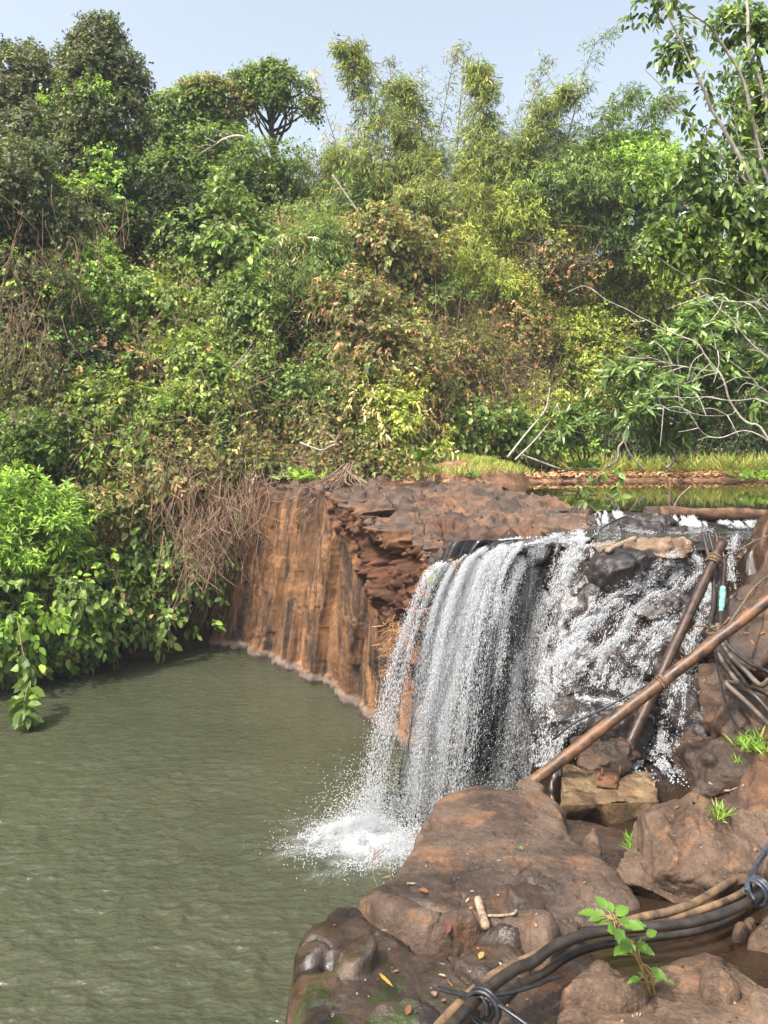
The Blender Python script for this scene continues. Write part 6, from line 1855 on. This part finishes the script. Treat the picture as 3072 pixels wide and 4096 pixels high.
# grit and small stones washed into the hollows of the foreground rocks
r = np.random.default_rng(2701)
GV, GT, gc, off = [], [], [], 0
for k in range(380):
    px, py = (r.uniform(1300, 2600), r.uniform(3280, 4090)) if k % 3 else (r.uniform(2500, 3072), r.uniform(3250, 4090))
    p, nn = hit(px, py)
    if nn[2] < .55 or p[1] > 7.5:
        continue
    q = np.array([zdown(p[0] + a, p[1] + b) for a, b in ((.06, 0), (-.06, 0), (0, .06), (0, -.06))])
    if q.mean() < p[2] - .002 and r.random() < .85:
        continue
    sz = r.uniform(.003, .010) * (1 if r.random() < .9 else 1.8)
    d = rnd_dir(r, 6) * 0 + np.array([[1, 0, 0], [-1, 0, 0], [0, 1, 0], [0, -1, 0], [0, 0, .7], [0, 0, -.7]]) + r.normal(size=(6, 3)) * .25
    a = r.uniform(0, 6.28)
    R_ = np.array([[math.cos(a), -math.sin(a), 0], [math.sin(a), math.cos(a), 0], [0, 0, 1]])
    GV.append(p + (d @ R_.T) * sz * np.array([1, 1, .8]) + np.array([0, 0, sz * .4]))
    GT.append(off + np.array([[4, 0, 2], [4, 2, 1], [4, 1, 3], [4, 3, 0], [5, 2, 0], [5, 1, 2], [5, 3, 1], [5, 0, 3]]))
    gc.append(np.tile(np.array([[.12, .08, .055], [.2, .14, .1], [.28, .22, .17], [.07, .045, .03]])[r.integers(0, 4)], (6, 1)))
    off += 6
o = obj('gravel', np.vstack(GV), None, M_dry, tris=np.vstack(GT), col=np.vstack(gc), smooth=False)
o['kind'] = 'stuff'
# ================================================================= WHITE WATER
def flecks(r, Pp, D, size, stretch, mat, name, parent=None):
    """small stretched drops of water, six-sided"""
    n = len(Pp)
    D = nrm(D)
    u = nrm(np.cross(D, rnd_dir(r, n)))
    w = np.cross(D, u)
    s_ = size[:, None]
    a = s_ * stretch[:, None]
    V = np.stack([Pp + D * a, Pp - D * a, Pp + u * s_, Pp + w * s_, Pp - u * s_, Pp - w * s_], 1).reshape(-1, 3)
    i = np.arange(n)[:, None] * 6
    T = np.concatenate([i + np.array([t]) for t in ((0, 2, 3), (0, 3, 4), (0, 4, 5), (0, 5, 2), (1, 3, 2), (1, 4, 3), (1, 5, 4), (1, 2, 5))])
    return obj(name, V, None, mat, parent, tris=T)

r = np.random.default_rng(3001)
i0 = np.searchsorted(s, 0.617)
rimw = face[i0:, -1].copy()
rimw = np.stack([np.convolve(np.pad(rimw[:, k], 8, 'edge'), np.ones(17) / 17, 'valid') for k in range(3)], 1)
def rim_at(u):
    k = np.linspace(0, 1, len(rimw))
    return np.stack([np.interp(u, k, rimw[:, j]) for j in range(3)], 1)
UD = np.array([[0, .55], [.06, .8], [.2, .75], [.33, .7], [.42, 1.1], [.5, 1.5], [.58, 1.5], [.66, .8], [.75, .55], [.83, 1.0], [.9, .9], [.96, .35], [1, .05]])
wf = thing('waterfall', 'main white waterfall pouring over the dark rim into the green pool', 'waterfall', rim_at(np.array([.5]))[0])
def fall(n, smin, smax, st, nm, turb, gate, back=0.0):
    u = r.random(n * 3)
    u = u[r.random(n * 3) * 1.5 < np.interp(u, UD[:, 0], UD[:, 1])][:n]
    n = len(u)
    t = r.random(n) ** .75 * .88
    vx = np.interp(u, [0, .1, .3, .6, 1], [-1.25, -1.25, -1.2, -1.15, -.9])
    vy = np.interp(u, [0, .3, .6, 1], [-1.15, -.95, -.95, -1.05])
    # strands: neighbouring drops share their throw
    key = np.stack([u * 34, 0 * u, t * 0], 1)
    jx, jy = vnoise(key, 31), vnoise(key + 50, 32)
    vx = vx * (1 + .16 * jx) + r.normal(size=n) * turb
    vy = vy * (1 + .22 * jy) + r.normal(size=n) * turb - back
    p0 = rim_at(u)
    x = p0[:, 0] + vx * t; y = p0[:, 1] + vy * t; z = p0[:, 2] + .04 - .25 * t - 4.9 * t * t
    x += .05 * t * vnoise(np.stack([u * 60, t * 9, 0 * t], 1), 33)
    p = np.stack([x, y, z], 1)
    p += r.normal(size=(n, 3)) * (.012 + .03 * t[:, None])
    g = vnoise(np.stack([u * 26, t * 3.4 + 4 * vnoise(np.stack([u * 8, t * 0, t * 0], 1), 35), 0 * t], 1), 36) + .7 * vnoise(np.stack([u * 75, t * 8, 0 * t], 1), 37) + .6 * np.interp(u, UD[:, 0], UD[:, 1]) - .7
    ok = (g > gate + r.normal(size=n) * .18) & (z > .02)
    p, t, vx, vy = p[ok], t[ok], vx[ok], vy[ok]
    D = np.stack([vx, vy, -.25 - 9.8 * t], 1) + r.normal(size=(len(p), 3)) * .6
    sz = r.uniform(smin, smax, len(p)) * (0.8 + .4 * r.random(len(p)))
    flecks(r, p, D, sz, r.uniform(1, st, len(p)), M_white, nm, wf)
def throw(u):
    vx = np.interp(u, [0, .1, .3, .6, 1], [-1.25, -1.25, -1.2, -1.15, -.9])
    vy = np.interp(u, [0, .3, .6, 1], [-1.15, -.95, -.95, -1.05])
    key = np.stack([u * 34, 0 * u, 0 * u], 1)
    return vx * (1 + .16 * vnoise(key, 31)), vy * (1 + .22 * vnoise(key + 50, 32))
def veil(k, du, seed):
    nu, nt = 340, 110
    u, t = np.meshgrid(np.linspace(0, 1, nu), np.linspace(-.18, .86, nt), indexing='ij')
    u, t = u.ravel(), t.ravel()
    vx, vy = throw(u)
    p0 = rim_at(u)
    tp = np.clip(t, 0, None)
    jit = vnoise(np.stack([u * 45, tp * 5, 0 * u + seed], 1), seed) * (.03 + .1 * tp)
    x = p0[:, 0] + vx * k * tp + .05 * tp * vnoise(np.stack([u * 60, tp * 9, 0 * u], 1), seed + 1)
    y = p0[:, 1] + vy * k * tp + jit
    z = p0[:, 2] + .03 - .25 * tp - 4.9 * tp * tp
    b_ = np.clip(-t, 0, None)
    x = x + .9 * b_; y = y + 1.7 * b_; z = z + .06 * (b_ > 0) + .3 * b_
    V = np.stack([x, y, z], 1)
    dens = .45 * (np.interp(u, UD[:, 0], UD[:, 1]) - 1.0) - .30 * np.interp(t, [-.18, 0, .1, .45, .86], [.9, .15, 0, .25, .55]) + du
    dens -= .8 * np.clip(.04 - u, 0, 1) / .04 + .4 * np.clip(u - .97, 0, 1) / .03
    obj('veil', V, grid_quads(nu, nt), M_veil, wf, attr={'u': u * 34 + seed * 3.1, 't': t * 3.0 + seed * 1.7, 'dens': dens})
UD = np.array([[0, .45], [.06, .8], [.2, .85], [.33, .8], [.42, 1.2], [.5, 1.6], [.58, 1.5], [.66, 1.15], [.75, 1.1], [.83, 1.3], [.9, 1.25], [.96, 1.1], [1, .8]])
veil(1.0, .08, 3)
veil(.8, .03, 5)
veil(1.18, -.06, 7)
fall(165000, .0016, .0036, 10.0, 'strands', .05, -.10)
fall(70000, .0018, .0048, 2.0, 'droplets', .17, -.25)
# thin sliding water at the lip
n = 9000
u = r.random(n) ** 1.0
ok = r.random(n) * 1.3 < np.interp(u, UD[:, 0], UD[:, 1]); u = u[ok]; n = len(u)
b_ = r.random(n) ** 1.6 * .55
p = rim_at(u) + np.stack([.55 * b_, .9 * b_, .05 + .12 * b_], 1) + r.normal(size=(n, 3)) * .012
g = vnoise(np.stack([u * 40, b_ * 6, 0 * u], 1), 39) + .5 * vnoise(np.stack([u * 90, b_ * 14, 0 * u], 1), 40)
p = p[g > .05]
flecks(r, p, np.tile([[-.5, -.9, -.1]], (len(p), 1)) + r.normal(size=(len(p), 3)) * .3, r.uniform(.005, .010, len(p)), r.uniform(1, 4, len(p)), M_white, 'lip', wf)
# mist and spray above the plunge point
n = 6000
a, b_ = r.normal(size=n), r.normal(size=n)
c = np.stack([-.22 + .32 * a + .35 * r.random(n), 9.9 + .35 * b_, np.abs(r.normal(size=n)) * .30 + .02], 1)
flecks(r, c, rnd_dir(r, n), r.uniform(.003, .008, n), np.ones(n), M_white, 'spray', wf)

# foam on the pool: churned white heart breaking up into strings
gx, gy = np.linspace(-2.7, 1.3, 260), np.linspace(8.2, 11.0, 200)
X, Y = np.meshgrid(gx, gy, indexing='ij')
x, y = X.ravel(), Y.ravel()
q = np.stack([x * 1.3, y * 1.3, 0 * x], 1)
wx, wy = vnoise(q, 51), vnoise(q + 9, 52)
rr_ = np.sqrt(((x + .22 + .2 * wx) / 1.25) ** 2 + ((y - 9.55 + .2 * wy) / .95) ** 2)
dens = np.interp(rr_, [0, .3, .6, .9, 1.25, 1.7], [.75, .55, .2, -.08, -.26, -.8])
dens -= .5 * sstep(1.0, 1.3, x) + .5 * sstep(-2.4, -2.7, x) + .6 * sstep(8.5, 8.2, y) + .6 * sstep(10.7, 11.0, y)
z = ripple(x, y) + .012 + .10 * np.clip(1 - rr_ / .7, 0, 1) * (.6 + .5 * fbm(np.stack([x * 4, y * 4, 0 * x], 1), 3, 56))
o = obj('foam', np.stack([x, y, z], 1), grid_quads(260, 200), M_veil, attr={'u': x * 3.4 + 1.2 * wx, 't': y * 4.6 + 1.2 * wy, 'dens': dens})
o['kind'] = 'stuff'
n = 30000
x, y = -.22 + r.normal(size=n) * .36, 9.55 + r.normal(size=n) * .26
g = vnoise(np.stack([x * 7, y * 8, 0 * x], 1), 57) > -.1
x, y = x[g], y[g]; n = len(x)
hh = np.exp(-((x + .22) / .5) ** 2 - ((y - 9.55) / .4) ** 2)
z = ripple(x, y) + .02 + np.abs(r.normal(size=n)) * .16 * hh
o = flecks(r, np.stack([x, y, z], 1), rnd_dir(r, n), r.uniform(.0025, .0065, n), r.uniform(.8, 1.8, n), M_white, 'foam')
o['kind'] = 'stuff'

# ---- cascade over the broken rocks on the right
MAIN = BVH
def surf(px, py):
    h_ = MAIN.ray_cast(Vector((0, 0, EYE)), Vector(((px - 1536) / F, 1, -(py - YH) / F)).normalized())
    return (np.array(h_[0]), np.array(h_[1])) if h_[0] else (None, None)
ca = thing('cascade', 'broken white cascade running down the black rocks behind the iron pipes', 'waterfall', P(2600, 2250, 10))
def stream(pts, w0, w1, n, seed, smin=.005, smax=.010, gate=-.05, lift=.05):
    r = np.random.default_rng(seed)
    p = smooth_path(np.array([[a, b, 0] for a, b in pts], float), 80)[:, :2]
    tg = nrm(np.gradient(p, axis=0))
    L = len(p)
    f = r.random(n)
    k = f * (L - 1)
    i = np.clip(k.astype(int), 0, L - 2); fr_ = (k - i)[:, None]
    c = p[i] * (1 - fr_) + p[i + 1] * fr_
    t_ = tg[i]
    off = np.clip(r.normal(size=n) * .5, -1.3, 1.3)
    wd = w0 + (w1 - w0) * f
    c = c + np.stack([-t_[:, 1], t_[:, 0]], 1) * (off * wd)[:, None]
    g = vnoise(np.stack([off * 4 + seed, f * len(pts) * 2.2, 0 * f], 1), 61) + .8 * vnoise(np.stack([off * 9 + seed, f * len(pts) * 5, 0 * f], 1), 62) - .5 * np.abs(off)
    ok = g > gate + r.normal(size=n) * .2
    c, t_ = c[ok], t_[ok]
    out, dd = [], []
    for (a, b), tt in zip(c, t_):
        q, nn = surf(a, b)
        if q is not None and q[1] > 6.6 and q[1] < 14 and q[2] > .3:
            out.append(q + nn * abs(r.normal()) * lift + np.array([0, -.02, .012])); dd.append(np.array([tt[0], -.5, -tt[1] * .8]))
    return np.array(out), np.array(dd)
ST = [
    ([(2320, 2185), (2285, 2280), (2250, 2400), (2215, 2540), (2190, 2700), (2165, 2860)], 34, 60, 7000),
    ([(2280, 2200), (2235, 2320), (2200, 2440), (2180, 2560)], 30, 40, 4000),
    ([(2720, 2215), (2640, 2270), (2575, 2340), (2474, 2398), (2392, 2456), (2320, 2528), (2272, 2591), (2215, 2680), (2190, 2760)], 34, 76, 12000),
    ([(2320, 2528), (2250, 2640), (2200, 2760), (2180, 2880), (2150, 3000)], 30, 60, 4500),
    ([(2706, 2220), (2691, 2336), (2609, 2384), (2542, 2432), (2503, 2504), (2455, 2577), (2407, 2673), (2388, 2760)], 32, 64, 9000),
    ([(2455, 2577), (2350, 2640), (2290, 2700), (2250, 2740)], 20, 45, 2600),
    ([(2749, 2442), (2682, 2495), (2638, 2553), (2585, 2625), (2542, 2721), (2510, 2790)], 26, 46, 5000),
    ([(2690, 2440), (2610, 2520), (2540, 2590), (2480, 2680), (2450, 2760)], 14, 30, 2200),
    ([(2846, 2345), (2817, 2408), (2793, 2480), (2769, 2577), (2745, 2673), (2720, 2760)], 22, 34, 3800),
    ([(2704, 2754), (2670, 2841), (2640, 2928), (2640, 3020)], 22, 34, 2600),
    ([(2742, 2733), (2725, 2863), (2700, 2971), (2670, 3036)], 14, 24, 1500),
    ([(2297, 2785), (2350, 2795), (2420, 2805), (2510, 2820)], 16, 20, 2400),
    ([(2351, 2850), (2280, 2917), (2215, 2993), (2172, 3069)], 18, 36, 2600),
    ([(2947, 2143), (2930, 2200), (2923, 2278), (2930, 2330)], 22, 20, 1600),
    ([(2280, 2140), (2400, 2110), (2520, 2128), (2640, 2140), (2760, 2135), (2860, 2140)], 10, 12, 1500),
    ([(2330, 2250), (2300, 2210), (2380, 2180), (2480, 2160)], 14, 16, 1200),
    ([(2760, 2210), (2800, 2260), (2760, 2330), (2700, 2380)], 16, 24, 1600),
]
PP, DD = [], []
for k, (pts, w0, w1, n) in enumerate(ST):
    a, b_ = stream(pts, w0, w1, n, 3100 + k)
    if len(a):
        PP.append(a); DD.append(b_)
PP, DD = np.vstack(PP), np.vstack(DD)
vparts, ua, ta, da = [], [], [], []
for k, (pts, w0, w1, n) in enumerate(ST):
    p = smooth_path(np.array([[a, b, 0] for a, b in pts], float), 70)[:, :2]
    tg = nrm(np.gradient(p, axis=0))
    m = 13
    G = np.full((70, m, 3), np.nan)
    for i in range(70):
        for j in range(m):
            o_ = (j / (m - 1) - .5) * 2.4 * (w0 + (w1 - w0) * i / 69)
            q, nn = surf(p[i, 0] - tg[i, 1] * o_, p[i, 1] + tg[i, 0] * o_)
            if q is not None and 6.6 < q[1] < 14:
                G[i, j] = q + nn * .02 + np.array([0, -.03, .02])
    ok = ~np.isnan(G[:, :, 0])
    Gf = np.where(ok[..., None], G, 0)
    Q = grid_quads(70, m)
    fl_ = Gf.reshape(-1, 3)
    span = np.linalg.norm(fl_[Q] - np.roll(fl_[Q], 1, 1), axis=2).max(1)
    Q = Q[ok.ravel()[Q].all(1) & (span < .32)]
    vparts.append((fl_, Q, None))
    ii, jj = np.meshgrid(np.linspace(0, 1, 70), np.linspace(-1, 1, m), indexing='ij')
    ua.append((jj * 3.0 + 11 * k).ravel()); ta.append((ii * len(pts) * .9 + 5 * k).ravel()); da.append((.16 - .42 * jj ** 2 - .25 * np.clip(ii - .9, 0, 1) * 10).ravel())
Vv, Qv, _t = join_geo(vparts)
obj('veil', Vv, Qv, M_veil, ca, attr={'u': np.concatenate(ua), 't': np.concatenate(ta), 'dens': np.concatenate(da)})
n = len(PP)
r = np.random.default_rng(3200)
flecks(r, PP, DD + r.normal(size=(n, 3)) * .35, r.uniform(.0016, .004, n), r.uniform(2, 8, n), M_white, 'strands', ca)
k = r.random(n) < .25
Ps = PP[k] + r.normal(size=(k.sum(), 3)) * .07 + np.array([0, -.06, .04])
flecks(r, Ps, rnd_dir(r, len(Ps)), r.uniform(.002, .005, len(Ps)), np.ones(len(Ps)), M_white, 'droplets', ca)
# churn where the cascade meets the plunge pool
n = 2600
x, y = 2.62 + r.normal(size=n) * .2, 7.72 + r.normal(size=n) * .16
g = vnoise(np.stack([x * 9, y * 9, 0 * x], 1), 65) > -.15
x, y = x[g], y[g]
flecks(r, np.stack([x, y, 1.71 + np.abs(r.normal(size=len(x))) * .04], 1), rnd_dir(r, len(x)) * np.array([1, 1, .3]), r.uniform(.004, .010, len(x)), r.uniform(1, 2, len(x)), M_white, 'churn', ca)

# ---- little falls through the dam
def little(label, xa, xb, ytop, ybot, d0, n, seed):
    n = n * 3
    r = np.random.default_rng(seed)
    u, t = r.random(n), r.random(n) ** .8
    g = vnoise(np.stack([u * 9, t * 1.2, 0 * u + seed], 1), 71) + .4 * vnoise(np.stack([u * 24, t * 3, 0 * u], 1), 72)
    ok = g > -.05 - .5 * (t > .88)
    u, t = u[ok], t[ok]
    px = xa + (xb - xa) * u; d = d0 - .25 * t - .2 * np.maximum(t - .85, 0) * 6 * r.random(len(t))
    z0, z1 = P(0, ytop, d0)[2], P(0, ybot, d0 - .3)[2]
    z = z0 + (z1 - z0) * t ** 1.3
    p = np.stack([(px - 1536) / F * d0, d, z], 1) + r.normal(size=(len(u), 3)) * .012
    o = flecks(r, p, np.tile([[0, -.3, -1]], (len(p), 1)) + r.normal(size=(len(p), 3)) * .2, r.uniform(.002, .005, len(p)), r.uniform(2, 6, len(p)), M_white, 'small_fall')
    tag(o, label, 'waterfall')
little('left little white fall spilling through the dam rocks', 2375, 2425, 2046, 2112, 13.3, 1500, 3301)
little('middle little fall right beside the left dam fall', 2430, 2500, 2048, 2118, 13.3, 1600, 3302)
little('wide thin veil of water falling under the dam log', 2690, 2810, 2066, 2118, 13.2, 1600, 3303)
little('short white rush of water at the right end of the dam log', 2870, 3040, 2085, 2110, 12.9, 1300, 3304)

# ---- the hazy air
hm, hn, hl = mat_new('hazy_air')
pv = hn.new('ShaderNodeVolumePrincipled')
pv.inputs['Color'].default_value = (0.86, 0.92, 1.0, 1)
pv.inputs['Density'].default_value = 0.0008
hl.new(pv.outputs[0], hn.new('ShaderNodeOutputMaterial').inputs['Volume'])
bb = np.array([[x, y, z] for z in (-2.6, 26.0) for x, y in ((-125, -125), (125, -125), (125, 125), (-125, 125))], float)
hz_ = obj('haze', bb, [[3, 2, 1, 0], [4, 5, 6, 7], [0, 1, 5, 4], [1, 2, 6, 5], [2, 3, 7, 6], [3, 0, 4, 7]], hm, smooth=False)
hz_['kind'] = 'stuff'
